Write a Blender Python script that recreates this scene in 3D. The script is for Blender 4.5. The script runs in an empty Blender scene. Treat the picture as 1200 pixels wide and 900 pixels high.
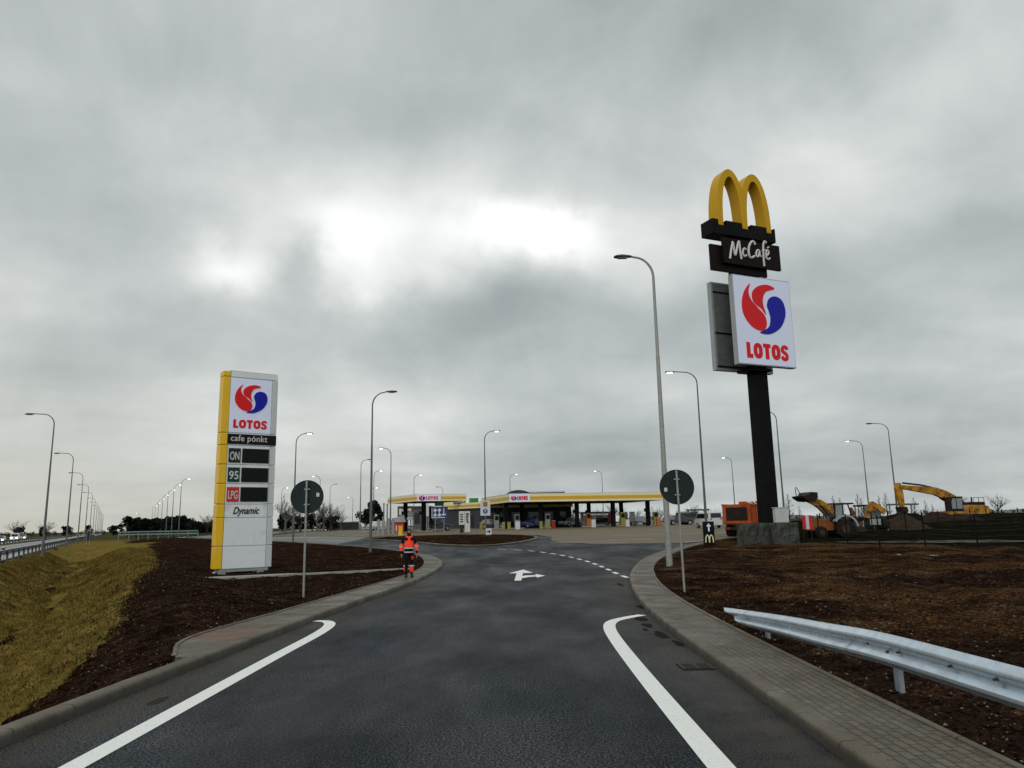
import bpy, bmesh, math, random
import numpy as np
from mathutils import Vector, Matrix, noise as mn
from mathutils.geometry import delaunay_2d_cdt
random.seed(7); rng = np.random.default_rng(7)
R = math.radians; PI = math.pi
scene = bpy.context.scene; COL = scene.collection

# ------------------------------------------------------------------ camera
FP, CH = 880.0, 2.05
pitch = math.atan(163.5/FP); roll = math.atan(.02)
cf = Vector((0, math.cos(pitch), math.sin(pitch))); cu0 = Vector((0, -math.sin(pitch), math.cos(pitch)))
cr = math.cos(roll)*Vector((1, 0, 0)) - math.sin(roll)*cu0
cu = math.cos(roll)*cu0 + math.sin(roll)*Vector((1, 0, 0))
cam = bpy.data.cameras.new('camera'); camo = bpy.data.objects.new('camera', cam); COL.objects.link(camo)
cam.sensor_fit = 'HORIZONTAL'; cam.sensor_width = 36; cam.lens = 36*FP/1200
cam.clip_start = .1; cam.clip_end = 9000
m = Matrix((cr, cu, -cf)).transposed().to_4x4(); m.translation = (0, 0, CH); camo.matrix_world = m
scene.camera = camo

def ray(px, py):
    return cf + (px-600)/FP*cr + (450-py)/FP*cu
def wp(px, py, Y):                       # the point at distance Y along the road seen at that pixel of the photograph
    d = ray(px, py); t = Y/d.y
    return Vector((d.x*t, Y, CH+d.z*t))
def prj(x, y, z):
    v = Vector((x, y, z-CH)); c = v.dot(cf)
    return 600+FP*v.dot(cr)/c, 450-FP*v.dot(cu)/c

# ------------------------------------------------------------------ light
SUN_EL, SUN_AZ = R(42), R(196)
SKY_K = 1.0
scene.view_settings.view_transform = 'Standard'; scene.view_settings.look = 'None'
scene.view_settings.exposure = 0.0; scene.view_settings.gamma = 1; scene.view_settings.use_curve_mapping = False
w = bpy.data.worlds.new('World'); scene.world = w; w.use_nodes = True
nt = w.node_tree; nt.nodes.clear(); N = nt.nodes.new; LK = nt.links.new
def wmath(op, a, b=None, c=None):
    n = N('ShaderNodeMath'); n.operation = op
    for i, v in enumerate((a, b, c)):
        if v is None: continue
        if isinstance(v, (int, float)): n.inputs[i].default_value = v
        else: LK(v, n.inputs[i])
    return n.outputs[0]
def wramp(v, stops, interp='EASE'):
    n = N('ShaderNodeValToRGB'); n.color_ramp.interpolation = interp
    e = n.color_ramp.elements
    while len(e) < len(stops): e.new(.5)
    for q, (p, c) in zip(e, stops): q.position = p; q.color = (*c, 1)
    LK(v, n.inputs[0]); return n.outputs[0]
out = N('ShaderNodeOutputWorld'); bg = N('ShaderNodeBackground'); LK(bg.outputs[0], out.inputs[0])
bg.inputs[1].default_value = .1
sky = N('ShaderNodeTexSky'); sky.sky_type = 'NISHITA'; sky.sun_disc = False
sky.sun_elevation = SUN_EL; sky.sun_rotation = SUN_AZ; sky.air_density = 1.5; sky.dust_density = 3
tc = N('ShaderNodeTexCoord'); gen = tc.outputs['Generated']
sep = N('ShaderNodeSeparateXYZ'); LK(gen, sep.inputs[0])
zc = wmath('MAXIMUM', sep.outputs[2], 0.0)
den = wmath('ADD', zc, .16)
comb = N('ShaderNodeCombineXYZ'); LK(wmath('DIVIDE', sep.outputs[0], den), comb.inputs[0]); LK(wmath('DIVIDE', sep.outputs[1], den), comb.inputs[1])
def wnoise(vec, sc, det, rough, off=(0, 0, 0), dist=0.):
    mp = N('ShaderNodeMapping'); mp.inputs[1].default_value = off; LK(vec, mp.inputs[0])
    n = N('ShaderNodeTexNoise'); n.inputs['Scale'].default_value = sc; n.inputs['Detail'].default_value = det
    n.inputs['Roughness'].default_value = rough; n.inputs['Distortion'].default_value = dist
    LK(mp.outputs[0], n.inputs['Vector']); return n
n1 = wnoise(comb.outputs[0], .62, 4, .5, (3.1, 1.7, 0), .3).outputs[0]
n2 = wnoise(comb.outputs[0], 2.1, 5, .5, (7.3, 4.1, 2), .4).outputs[0]
n3 = wnoise(gen, 4.0, 7, .56, (1.3, .2, .8), .3).outputs[0]
cl = wmath('ADD', wmath('ADD', wmath('MULTIPLY', n1, .36), wmath('MULTIPLY', n2, .18)), wmath('ADD', wmath('MULTIPLY', n3, .30), .08))
# direction bent by noise, for the ragged bright gaps
nv = wnoise(gen, 5.5, 5, .52, (5, 2, 1), .0)
vs = N('ShaderNodeVectorMath'); vs.operation = 'SUBTRACT'; LK(nv.outputs[1], vs.inputs[0]); vs.inputs[1].default_value = (.5, .5, .5)
vm = N('ShaderNodeVectorMath'); vm.operation = 'SCALE'; LK(vs.outputs[0], vm.inputs[0]); vm.inputs[3].default_value = .17
va = N('ShaderNodeVectorMath'); va.operation = 'ADD'; LK(gen, va.inputs[0]); LK(vm.outputs[0], va.inputs[1])
def spot(px, py, rx, ry, amp):           # an elliptical bright or dark patch of cloud round one direction of the sky
    d = ray(px, py).normalized()
    t = Vector((d.y, -d.x, 0)).normalized(); u = t.cross(d).normalized()
    acc = None
    for ax, rr in ((t, rx), (u, ry)):
        n = N('ShaderNodeVectorMath'); n.operation = 'DOT_PRODUCT'; LK(va.outputs[0], n.inputs[0]); n.inputs[1].default_value = ax
        e = wmath('DIVIDE', wmath('SUBTRACT', n.outputs['Value'], 0.0), rr); e = wmath('MULTIPLY', e, e)
        acc = e if acc is None else wmath('ADD', acc, e)
    dn = N('ShaderNodeVectorMath'); dn.operation = 'DOT_PRODUCT'; LK(va.outputs[0], dn.inputs[0]); dn.inputs[1].default_value = d
    g = wmath('POWER', 2.718, wmath('MULTIPLY', acc, -1.0))
    g = wmath('MULTIPLY', g, wmath('GREATER_THAN', dn.outputs['Value'], 0.0))
    return wmath('MULTIPLY', g, amp)
SPOTS = [(622, 262, .10, .038, .32), (415, 285, .115, .052, .20), (470, 335, .07, .03, .09), (258, 312, .045, .036, .21), (500, 268, .26, .07, .09), (335, 300, .03, .04, -.06), (340, 300, .03, .05, -.10), (560, 190, .30, .06, .06), (330, 205, .2, .10, .06),
         (545, 365, .16, .06, -.035), (1140, 100, .18, .09, .10), (150, 30, .30, .08, -.03), (700, 60, .34, .10, -.08), (380, 30, .2, .06, .05),
         (1110, 225, .16, .05, .07), (1060, 300, .26, .05, -.05), (60, 500, .35, .14, .10), (200, 385, .22, .04, -.06), (40, 300, .16, .06, .06), (900, 40, .12, .05, -.05), (960, 180, .10, .04, .06), (420, 420, .4, .06, -.03), (640, 470, .6, .08, .02),
         (790, 290, .12, .06, .10), (120, 265, .12, .12, -.03), (1000, 470, .3, .07, .05)]
for s in SPOTS: cl = wmath('ADD', cl, spot(*s))
ccol = wramp(cl, [(.32, (.29, .318, .328)), (.43, (.395, .43, .437)), (.52, (.515, .552, .55)), (.62, (.68, .71, .70)), (.79, (1.0, 1.01, 1.0)), (1.0, (1.3, 1.3, 1.3))], 'LINEAR')
# thin warm light low in the west (left), and a brighter zenith as under any overcast
az = wmath('MULTIPLY', wmath('MAXIMUM', wmath('MULTIPLY', wmath('ADD', sep.outputs[0], .05), -1.6), 0.0), wmath('POWER', wmath('SUBTRACT', 1.0, zc), 9.0))
az = wmath('MINIMUM', az, .8)
mxw = N('ShaderNodeMix'); mxw.data_type = 'RGBA'; LK(az, mxw.inputs[0]); LK(ccol, mxw.inputs[6]); mxw.inputs[7].default_value = (.58, .565, .47, 1)
zen = wramp(zc, [(.62, (1, 1, 1)), (.95, (1.15, 1.15, 1.15))], 'LINEAR')
mz = N('ShaderNodeMix'); mz.data_type = 'RGBA'; mz.blend_type = 'MULTIPLY'; mz.inputs[0].default_value = 1; LK(mxw.outputs[2], mz.inputs[6]); LK(zen, mz.inputs[7])
sc10 = N('ShaderNodeMix'); sc10.data_type = 'RGBA'; sc10.blend_type = 'MULTIPLY'; sc10.inputs[0].default_value = 1; sc10.clamp_result = False
LK(mz.outputs[2], sc10.inputs[6]); sc10.inputs[7].default_value = (10*SKY_K,)*3 + (1,)
mixs = N('ShaderNodeMix'); mixs.data_type = 'RGBA'; mixs.inputs[0].default_value = .96; LK(sky.outputs[0], mixs.inputs[6]); LK(sc10.outputs[2], mixs.inputs[7])
LK(mixs.outputs[2], bg.inputs[0])
sl = bpy.data.lights.new('sun', 'SUN'); so = bpy.data.objects.new('sun', sl); COL.objects.link(so)
sl.energy = 1.15; sl.angle = R(50); sl.color = (1, .97, .93)
sd = Vector((math.sin(SUN_AZ)*math.cos(SUN_EL), math.cos(SUN_AZ)*math.cos(SUN_EL), math.sin(SUN_EL)))
so.rotation_euler = sd.to_track_quat('Z', 'Y').to_euler()

# ------------------------------------------------------------------ materials
MATS = {}
def mat(name, col, rough=.6, metal=0., var=0., vs=3., bump=0., bs=20., emit=None, es=0., spec=.5, rvar=0., dirt=None, ds=.8, dthr=.55, coat=0.):
    if name in MATS: return MATS[name]
    m = bpy.data.materials.new(name); m.use_nodes = True; t = m.node_tree; b = t.nodes['Principled BSDF']
    b.inputs['Base Color'].default_value = (*col, 1); b.inputs['Roughness'].default_value = rough; b.inputs['Metallic'].default_value = metal
    b.inputs['Specular IOR Level'].default_value = spec; b.inputs['Coat Weight'].default_value = coat
    co = t.nodes.new('ShaderNodeTexCoord')
    def ns(sc, det=5, r=.6):
        n = t.nodes.new('ShaderNodeTexNoise'); n.inputs['Scale'].default_value = sc; n.inputs['Detail'].default_value = det
        n.inputs['Roughness'].default_value = r; t.links.new(co.outputs['Object'], n.inputs['Vector']); return n.outputs[0]
    cur = None
    if var > 0:
        n = ns(vs); r = t.nodes.new('ShaderNodeValToRGB'); t.links.new(n, r.inputs[0])
        r.color_ramp.elements[0].position = .3; r.color_ramp.elements[0].color = (*[c*(1-var) for c in col], 1)
        r.color_ramp.elements[1].position = .7; r.color_ramp.elements[1].color = (*[min(1, c*(1+var)) for c in col], 1)
        cur = r.outputs[0]
    if dirt is not None:
        n = ns(ds, 8, .7); r = t.nodes.new('ShaderNodeValToRGB'); t.links.new(n, r.inputs[0])
        r.color_ramp.elements[0].position = dthr-.08; r.color_ramp.elements[0].color = (0, 0, 0, 1)
        r.color_ramp.elements[1].position = dthr+.12; r.color_ramp.elements[1].color = (1, 1, 1, 1)
        mx = t.nodes.new('ShaderNodeMix'); mx.data_type = 'RGBA'; t.links.new(r.outputs[0], mx.inputs[0])
        if cur is not None: t.links.new(cur, mx.inputs[6])
        else: mx.inputs[6].default_value = (*col, 1)
        mx.inputs[7].default_value = (*dirt, 1); cur = mx.outputs[2]
    if cur is not None: t.links.new(cur, b.inputs['Base Color'])
    if rvar > 0:
        n = ns(vs*1.7); mr = t.nodes.new('ShaderNodeMapRange'); t.links.new(n, mr.inputs[0]); mr.inputs[1].default_value = .3; mr.inputs[2].default_value = .7
        mr.inputs[3].default_value = max(.05, rough-rvar); mr.inputs[4].default_value = min(1, rough+rvar); t.links.new(mr.outputs[0], b.inputs['Roughness'])
    if bump > 0:
        n = ns(bs, 6, .65); bp = t.nodes.new('ShaderNodeBump'); bp.inputs['Strength'].default_value = bump; bp.inputs['Distance'].default_value = .02
        t.links.new(n, bp.inputs['Height']); t.links.new(bp.outputs[0], b.inputs['Normal'])
    if emit is not None:
        b.inputs['Emission Color'].default_value = (*emit, 1); b.inputs['Emission Strength'].default_value = es
    MATS[name] = m; return m

class NT:                                # small node helper for the ground materials
    def __init__(s, name):
        s.m = bpy.data.materials.new(name); s.m.use_nodes = True; s.t = s.m.node_tree; s.b = s.t.nodes['Principled BSDF']
        MATS[name] = s.m; s.co = s.t.nodes.new('ShaderNodeTexCoord').outputs['Object']
    def n(s, sc, det=5, r=.6, vec=None, scale3=None, dist=0., col=False):
        v = vec or s.co
        if scale3:
            mp = s.t.nodes.new('ShaderNodeMapping'); mp.inputs[3].default_value = scale3; s.t.links.new(v, mp.inputs[0]); v = mp.outputs[0]
        n = s.t.nodes.new('ShaderNodeTexNoise'); n.inputs['Scale'].default_value = sc; n.inputs['Detail'].default_value = det
        n.inputs['Roughness'].default_value = r; n.inputs['Distortion'].default_value = dist; s.t.links.new(v, n.inputs['Vector']); return n.outputs[1 if col else 0]
    def vor(s, sc, vec=None, out='Distance'):
        n = s.t.nodes.new('ShaderNodeTexVoronoi'); n.inputs['Scale'].default_value = sc; s.t.links.new(vec or s.co, n.inputs['Vector']); return n.outputs[out]
    def ramp(s, v, stops, interp='LINEAR'):
        n = s.t.nodes.new('ShaderNodeValToRGB'); n.color_ramp.interpolation = interp; e = n.color_ramp.elements
        while len(e) < len(stops): e.new(.5)
        for q, (p, c) in zip(e, stops):
            q.position = p; q.color = (*c, 1) if isinstance(c, tuple) else (c, c, c, 1)
        s.t.links.new(v, n.inputs[0]); return n.outputs[0]
    def mix(s, f, a, b, bt='MIX'):
        n = s.t.nodes.new('ShaderNodeMix'); n.data_type = 'RGBA'; n.blend_type = bt
        for i, v in ((0, f), (6, a), (7, b)):
            if isinstance(v, (int, float)): n.inputs[i].default_value = v if i == 0 else (v, v, v, 1)
            elif isinstance(v, tuple): n.inputs[i].default_value = (*v, 1)
            else: s.t.links.new(v, n.inputs[i])
        return n.outputs[2]
    def math(s, op, a, b=0.):
        n = s.t.nodes.new('ShaderNodeMath'); n.operation = op
        for i, v in ((0, a), (1, b)):
            if isinstance(v, (int, float)): n.inputs[i].default_value = v
            else: s.t.links.new(v, n.inputs[i])
        return n.outputs[0]
    def attr(s, nm):
        n = s.t.nodes.new('ShaderNodeAttribute'); n.attribute_name = nm; return n.outputs['Fac']
    def fin(s, col, rough, hs=(), spec=.5):
        if isinstance(col, tuple): s.b.inputs[0].default_value = (*col, 1)
        else: s.t.links.new(col, s.b.inputs[0])
        if isinstance(rough, (int, float)): s.b.inputs['Roughness'].default_value = rough
        else: s.t.links.new(rough, s.b.inputs['Roughness'])
        s.b.inputs['Specular IOR Level'].default_value = spec
        prev = None
        for h, st, d in hs:
            bp = s.t.nodes.new('ShaderNodeBump'); bp.inputs['Strength'].default_value = st; bp.inputs['Distance'].default_value = d
            s.t.links.new(h, bp.inputs['Height'])
            if prev is not None: s.t.links.new(prev, bp.inputs['Normal'])
            prev = bp.outputs[0]
        if prev is not None: s.t.links.new(prev, s.b.inputs['Normal'])
        return s.m

# asphalt: dark wet aggregate, smoother damp tracks, grey dusty margins
a = NT('asphalt')
big = a.n(.55, 5, .6, scale3=(1, .35, 1), dist=.4); med = a.n(2.3, 6, .65); fine = a.n(75, 3, .75); grit = a.vor(110)
base = a.ramp(big, [(.36, (.006, .008, .0105)), (.5, (.0115, .0145, .018)), (.64, (.023, .027, .032))])
base = a.mix(a.ramp(a.n(.23, 6, .65), [(.45, 0.), (.75, .55)]), base, (.055, .054, .048))
sp = a.n(40, 2, .65); base = a.mix(1., base, a.ramp(sp, [(.40, .08), (.5, .75), (.60, 4.2)]), 'MULTIPLY')
base = a.mix(1., base, a.ramp(fine, [(.36, .45), (.5, .95), (.64, 1.9)]), 'MULTIPLY')
base = a.mix(a.ramp(grit, [(.04, .5), (.2, 0.)]), base, (.10, .105, .11))
edge = a.attr('margin'); base = a.mix(a.math('MULTIPLY', edge, a.ramp(med, [(.35, .15), (.65, .8)])), base, (.062, .049, .033))
rg = a.ramp(a.n(.33, 5, .6, scale3=(1.3, .5, 1)), [(.38, .50), (.52, .64), (.66, .78)])
a.fin(base, rg, [(sp, .55, .007), (fine, .5, .004), (grit, .4, .003)], .08)
# block paving of the forecourt
a = NT('tan_paving')
bk = a.t.nodes.new('ShaderNodeTexBrick'); a.t.links.new(a.co, bk.inputs[0]); bk.inputs['Scale'].default_value = 1.; bk.inputs['Brick Width'].default_value = .4; bk.inputs['Row Height'].default_value = .2
bk.inputs['Mortar Size'].default_value = .012
bk.inputs[1].default_value = (.145, .108, .055, 1); bk.inputs[2].default_value = (.19, .142, .075, 1); bk.inputs[3].default_value = (.05, .04, .03, 1)
c = a.mix(a.ramp(a.n(.12, 6, .65, scale3=(.5, 1, 1)), [(.35, .0), (.7, .75)]), bk.outputs[0], (.10, .080, .052))
a.fin(c, .65, [(a.n(30), .2, .01)], .3)
a = NT('grey_paving')
c = a.ramp(a.n(.15, 7, .65, scale3=(.6, 1.6, 1)), [(.3, (.06, .063, .06)), (.6, (.12, .12, .11)), (.8, (.18, .175, .155))]); a.fin(c, .55, [(a.n(20), .2, .01)], .3)
# path blocks (UV in metres along / across)
def uvbrick(name, bw, rh, c1, c2, cm, mort=.008, off=.5, rust=0, dark_face=0):
    a = NT(name); uv = a.t.nodes.new('ShaderNodeUVMap').outputs[0]
    bk = a.t.nodes.new('ShaderNodeTexBrick'); a.t.links.new(uv, bk.inputs[0]); bk.inputs['Scale'].default_value = 1; bk.inputs['Brick Width'].default_value = bw
    bk.inputs['Row Height'].default_value = rh; bk.inputs['Mortar Size'].default_value = mort; bk.offset = off; bk.inputs['Mortar Smooth'].default_value = .3
    bk.inputs[1].default_value = (*c1, 1); bk.inputs[2].default_value = (*c2, 1); bk.inputs[3].default_value = (*cm, 1)
    c = a.mix(a.ramp(a.n(1.3, 7, .7), [(.45, 0.), (.75, .8)]), bk.outputs[0], (.055, .045, .032))
    c = a.mix(1., c, a.ramp(a.n(45, 4, .7), [(.3, .62), (.7, 1.35)]), 'MULTIPLY')
    if dark_face:                           # darker kerb face with an uneven upper limit (v is the distance up and over the profile)
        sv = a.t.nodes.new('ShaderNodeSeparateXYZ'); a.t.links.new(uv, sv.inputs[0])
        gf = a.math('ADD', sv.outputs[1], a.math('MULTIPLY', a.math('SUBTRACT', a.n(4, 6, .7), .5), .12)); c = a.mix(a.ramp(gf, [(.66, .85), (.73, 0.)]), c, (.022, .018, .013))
    if rust:                            # red sand trodden over the start of the left path
        vd = a.t.nodes.new('ShaderNodeVectorMath'); vd.operation = 'DISTANCE'; a.t.links.new(a.co, vd.inputs[0]); vd.inputs[1].default_value = (-5.15, 14.6, .13)
        near_ = a.math('SUBTRACT', 1.25, a.math('MULTIPLY', vd.outputs['Value'], .62)); c = a.mix(a.ramp(a.math('MULTIPLY', near_, a.n(5, 8, .75)), [(.30, 0.), (.46, .85)]), c, (.125, .055, .022))
    a.fin(c, a.ramp(a.n(1.1, 5, .6), [(.35, .42), (.65, .75)]), [(a.ramp(bk.outputs[1], [(0., 1.), (1., 0.)]), .6, .008), (a.n(70, 4, .7), .35, .004)])
    return a.m
uvbrick('path_blocks', .20, .10, (.082, .066, .039), (.135, .108, .068), (.014, .012, .008), .010, rust=1)
uvbrick('path_blocks_stained', .20, .10, (.10, .075, .05), (.15, .10, .065), (.03, .022, .016), rust=0)
uvbrick('kerb_concrete', 1.0, 5., (.088, .071, .044), (.125, .102, .068), (.018, .014, .010), .014, 0., dark_face=1)
# ground: bare soil, grass where the attribute says so
a = NT('soil_and_grass')
big = a.n(.16, 6, .62, dist=.5); med = a.n(1.4, 7, .68); fine = a.n(14, 6, .72); gr = a.attr('grass'); far = a.attr('far'); red = a.attr('rust')
site = a.attr('site')
soil = a.ramp(med, [(.30, (.006, .0033, .0022)), (.46, (.016, .0086, .0056)), (.58, (.032, .0175, .0110)), (.72, (.072, .042, .026))])
soil = a.mix(a.math('MULTIPLY', red, a.ramp(big, [(.46, 0.), (.60, 1.)])), soil, a.ramp(med, [(.3, (.026, .012, .0055)), (.7, (.105, .055, .024))]))
soil = a.mix(a.math('MULTIPLY', red, a.ramp(a.n(.28, 7, .7), [(.53, 0.), (.64, .8)])), soil, (.105, .068, .036))
soil = a.mix(a.ramp(a.n(.42, 7, .7, scale3=(.6, 1, 1)), [(.54, 0.), (.64, .75)]), soil, (.009, .0065, .005))
soil = a.mix(a.ramp(a.n(3.3, 7, .7), [(.60, 0.), (.70, .5)]), soil, (.085, .066, .046))
soil = a.mix(1., soil, a.ramp(fine, [(.34, .22), (.5, .85), (.64, 2.9)]), 'MULTIPLY')
soil = a.mix(site, soil, a.ramp(med, [(.35, (.0045, .004, .003)), (.7, (.017, .0155, .0095))]))
grass = a.ramp(a.n(2.1, 6, .7, scale3=(1, 1, 1)), [(.3, (.075, .050, .012)), (.5, (.185, .130, .034)), (.7, (.29, .215, .065))])
grass = a.mix(a.ramp(a.n(.45, 5, .6), [(.50, 0.), (.66, .7)]), grass, (.12, .118, .026))
grass = a.mix(a.ramp(a.n(.35, 6, .65, scale3=(1, .6, 1)), [(.50, 0.), (.62, .4)]), grass, (.12, .075, .022))
grass = a.mix(a.ramp(a.n(.9, 6, .7, dist=1.), [(.60, 0.), (.68, .8)]), grass, (.028, .014, .007))
grass = a.mix(1., grass, a.ramp(a.n(22, 5, .75), [(.3, .35), (.5, .95), (.7, 1.8)]), 'MULTIPLY')
fld = a.ramp(a.n(.02, 6, .6, scale3=(.4, 2.5, 1)), [(.35, (.035, .032, .016)), (.55, (.075, .072, .036)), (.7, (.055, .068, .028))])
gm = a.ramp(a.math('ADD', gr, a.math('MULTIPLY', a.math('SUBTRACT', med, .5), .9)), [(.42, 0.), (.58, 1.)])
c = a.mix(gm, soil, grass); c = a.mix(far, c, fld)
rg = a.ramp(a.n(.5, 6, .65), [(.34, .6), (.46, .95)]); rg = a.mix(gm, rg, .95)
a.fin(c, rg, [(med, .9, .14), (fine, 1., .05), (a.n(60, 4, .7), .9, .016)], .0)
paint = NT('road_paint'); pw = paint.ramp(paint.n(38, 4, .7), [(.30, (.42, .43, .40)), (.42, (.80, .82, .78)), (.7, (.86, .87, .83))])
pw = paint.mix(paint.ramp(paint.n(3.2, 7, .72), [(.60, 0.), (.78, .6)]), pw, (.25, .24, .2)); paint.fin(pw, .5, [(paint.n(80, 3, .7), .5, .004)])
gal = mat('galvanised_steel', (.42, .45, .46), .42, .75, var=.22, vs=9, rvar=.12, bump=.1, bs=40)
mat('rail_zinc', (.55, .64, .72), .30, .6, var=.14, vs=4, rvar=.08, bump=.04, bs=12, dirt=(.20, .20, .18), ds=2.2, dthr=.66)
mat('lamp_pole_zinc', (.115, .13, .135), .55, .3, var=.35, vs=14, rvar=.1)
mat('pale_pole_zinc', (.30, .31, .29), .55, .2, var=.25, vs=14)
mat('dull_rail', (.085, .095, .095), .6, .2, var=.3, vs=3)
mat('lamp_body', (.06, .065, .07), spec=0.2, rough=.5)
mat('lamp_lit', (.9, .92, .95), .4, emit=(.93, .97, 1), es=5)
mat('lamp_off', (.30, .31, .31), .3)
mat('black_steel', (.008, .008, .009), spec=0.06, rough=.45, var=.3, vs=1)
mat('dark_board', (.012, .008, .007), spec=0.06, rough=.35)
mat('arch_yellow', (.62, .35, .003), spec=0.2, rough=.38, var=.06, vs=.6)
mat('white_lettering', (.66, .64, .62), .5)
mat('sign_white', (.55, .60, .74), .3, emit=(.72, .80, 1), es=.17, var=.02, vs=.5)
mat('sign_frame', (.38, .41, .41), .4, .3, var=.08, vs=2)
mat('sign_back', (.16, .18, .18), .5, .3, var=.2, vs=2)
mat('logo_red', (.50, .008, .012), spec=0.2, rough=.35, emit=(1, .02, .02), es=.12)
mat('logo_blue', (.006, .010, .20), spec=0.2, rough=.35, emit=(.02, .02, 1), es=.08)
mat('cladding_white', (.78, .82, .84), .35, var=.04, vs=.8, dirt=(.45, .46, .44), ds=.7, dthr=.62)
mat('cladding_edge', (.58, .62, .63), .4, var=.05, vs=1)
mat('cladding_yellow', (.86, .52, .010), .35, var=.05, vs=.8)
mat('gloss_black', (.006, .007, .008), spec=0.15, rough=.18)
mat('display_green', (.008, .05, .035), spec=0.2, rough=.35)
mat('display_teal', (.015, .03, .028), spec=0.2, rough=.35)
mat('panel_red', (.55, .02, .03), .4)
mat('sign_reverse', (.016, .024, .026), spec=0.2, rough=.55, var=.15, vs=3)
mat('sticker', (.6, .62, .6), .5)
mat('plinth_concrete', (.095, .10, .088), spec=0.2, rough=.8, var=.35, vs=1.3, bump=.6, bs=12, dirt=(.022, .025, .018), ds=2.2, dthr=.48)
mat('slab_concrete', (.30, .29, .27), .75, var=.2, vs=2, bump=.3, bs=15)
mat('cabinet_white', (.50, .54, .53), .5, var=.05, vs=2)
mat('truck_orange', (.52, .085, .012), spec=0.25, rough=.45, var=.12, vs=1.5, dirt=(.16, .05, .02), ds=1.2, dthr=.56)
mat('truck_dark', (.02, .012, .01), spec=0.2, rough=.6, var=.4, vs=2)
mat('tyre', (.012, .012, .012), spec=0.15, rough=.8, bump=.4, bs=20)
mat('digger_yellow', (.50, .24, .018), spec=0.25, rough=.45, var=.12, vs=1.2, dirt=(.09, .05, .02), ds=1.8, dthr=.52)
mat('digger_orange', (.26, .075, .012), spec=0.25, rough=.5, var=.15, vs=1.2, dirt=(.1, .05, .03), ds=1.5, dthr=.55)
mat('dark_glass', (.01, .014, .016), .08)
mat('pale_glass', (.22, .27, .28), .1)
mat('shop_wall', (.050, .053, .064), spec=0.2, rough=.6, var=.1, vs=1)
mat('shop_wall_grey', (.085, .09, .088), .65, var=.1, vs=1)
mat('fascia_cream', (.80, .74, .44), .4, var=.03, vs=1)
mat('fascia_yellow', (.66, .38, .02), .4, var=.05, vs=1)
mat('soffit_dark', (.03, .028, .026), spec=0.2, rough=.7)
mat('roof_white', (.55, .57, .56), .5)
mat('roof_green_dark', (.02, .035, .03), .6, var=.3, vs=.3)
mat('sign_green', (.03, .22, .03), .5)
mat('timber_brown', (.075, .045, .03), .7, var=.3, vs=2)
mat('road_blue', (.012, .03, .14), .4)
mat('service_blue', (.01, .06, .36), .4)
mat('service_orange', (.40, .13, .03), .5)
mat('plastic_grey', (.25, .26, .25), .6)
mat('pump_olive', (.28, .25, .05), .5)
mat('car_blue', (.015, .04, .18), .25, coat=.6); mat('car_dark', (.012, .013, .015), .25, coat=.6)
mat('car_silver', (.32, .34, .35), .3, .4, coat=.6); mat('car_white', (.6, .62, .62), .3, coat=.6); mat('car_red', (.3, .01, .012), .3, coat=.5)
mat('headlight_lit', (1, 1, .97), .3, emit=(1, 1, .96), es=14)
mat('tail_red', (.3, .01, .01), .3)
mat('bark', (.045, .038, .032), spec=0.1, rough=.9, var=.3, vs=6)
mat('pale_bark', (.13, .12, .10), spec=0.1, rough=.9, var=.3, vs=6)
mat('dark_needles', (.010, .017, .010), spec=0.1, rough=.9, var=.6, vs=1.4)
mat('bush_leaves', (.045, .055, .03), spec=0.1, rough=.9, var=.5, vs=1.2)
mat('heap_soil', (.022, .014, .010), spec=0.1, rough=.9, var=.5, vs=1.2, bump=1, bs=4)
mat('heap_brown', (.032, .021, .013), spec=0.1, rough=.9, var=.4, vs=1.2, bump=1, bs=4)
mat('iron_grate', (.03, .022, .018), .6, .3, bump=.3, bs=60)
mat('grass_blade', (.25, .182, .046), spec=.1, rough=.9, var=.6, vs=.9, dirt=(.055, .04, .012), ds=.7, dthr=.56)
mat('clod', (.022, .011, .007), spec=0.1, rough=.95, var=.6, vs=3, bump=.6, bs=60)
mat('barrier_green', (.16, .24, .21), .5, .2)
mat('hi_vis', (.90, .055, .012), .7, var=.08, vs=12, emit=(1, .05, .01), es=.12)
mat('cloth_navy', (.008, .008, .014), spec=0.1, rough=.8, var=.3, vs=20)
mat('reflective', (.55, .56, .56), .4)
mat('skin', (.35, .19, .14), .6); mat('hair', (.008, .006, .005), .8); mat('boot', (.01, .009, .009), .6)
mat('puddle', (.02, .018, .016), .06)
mat('wire', (.05, .055, .05), .5, .4)
G_ = lambda n: MATS[n]

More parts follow.
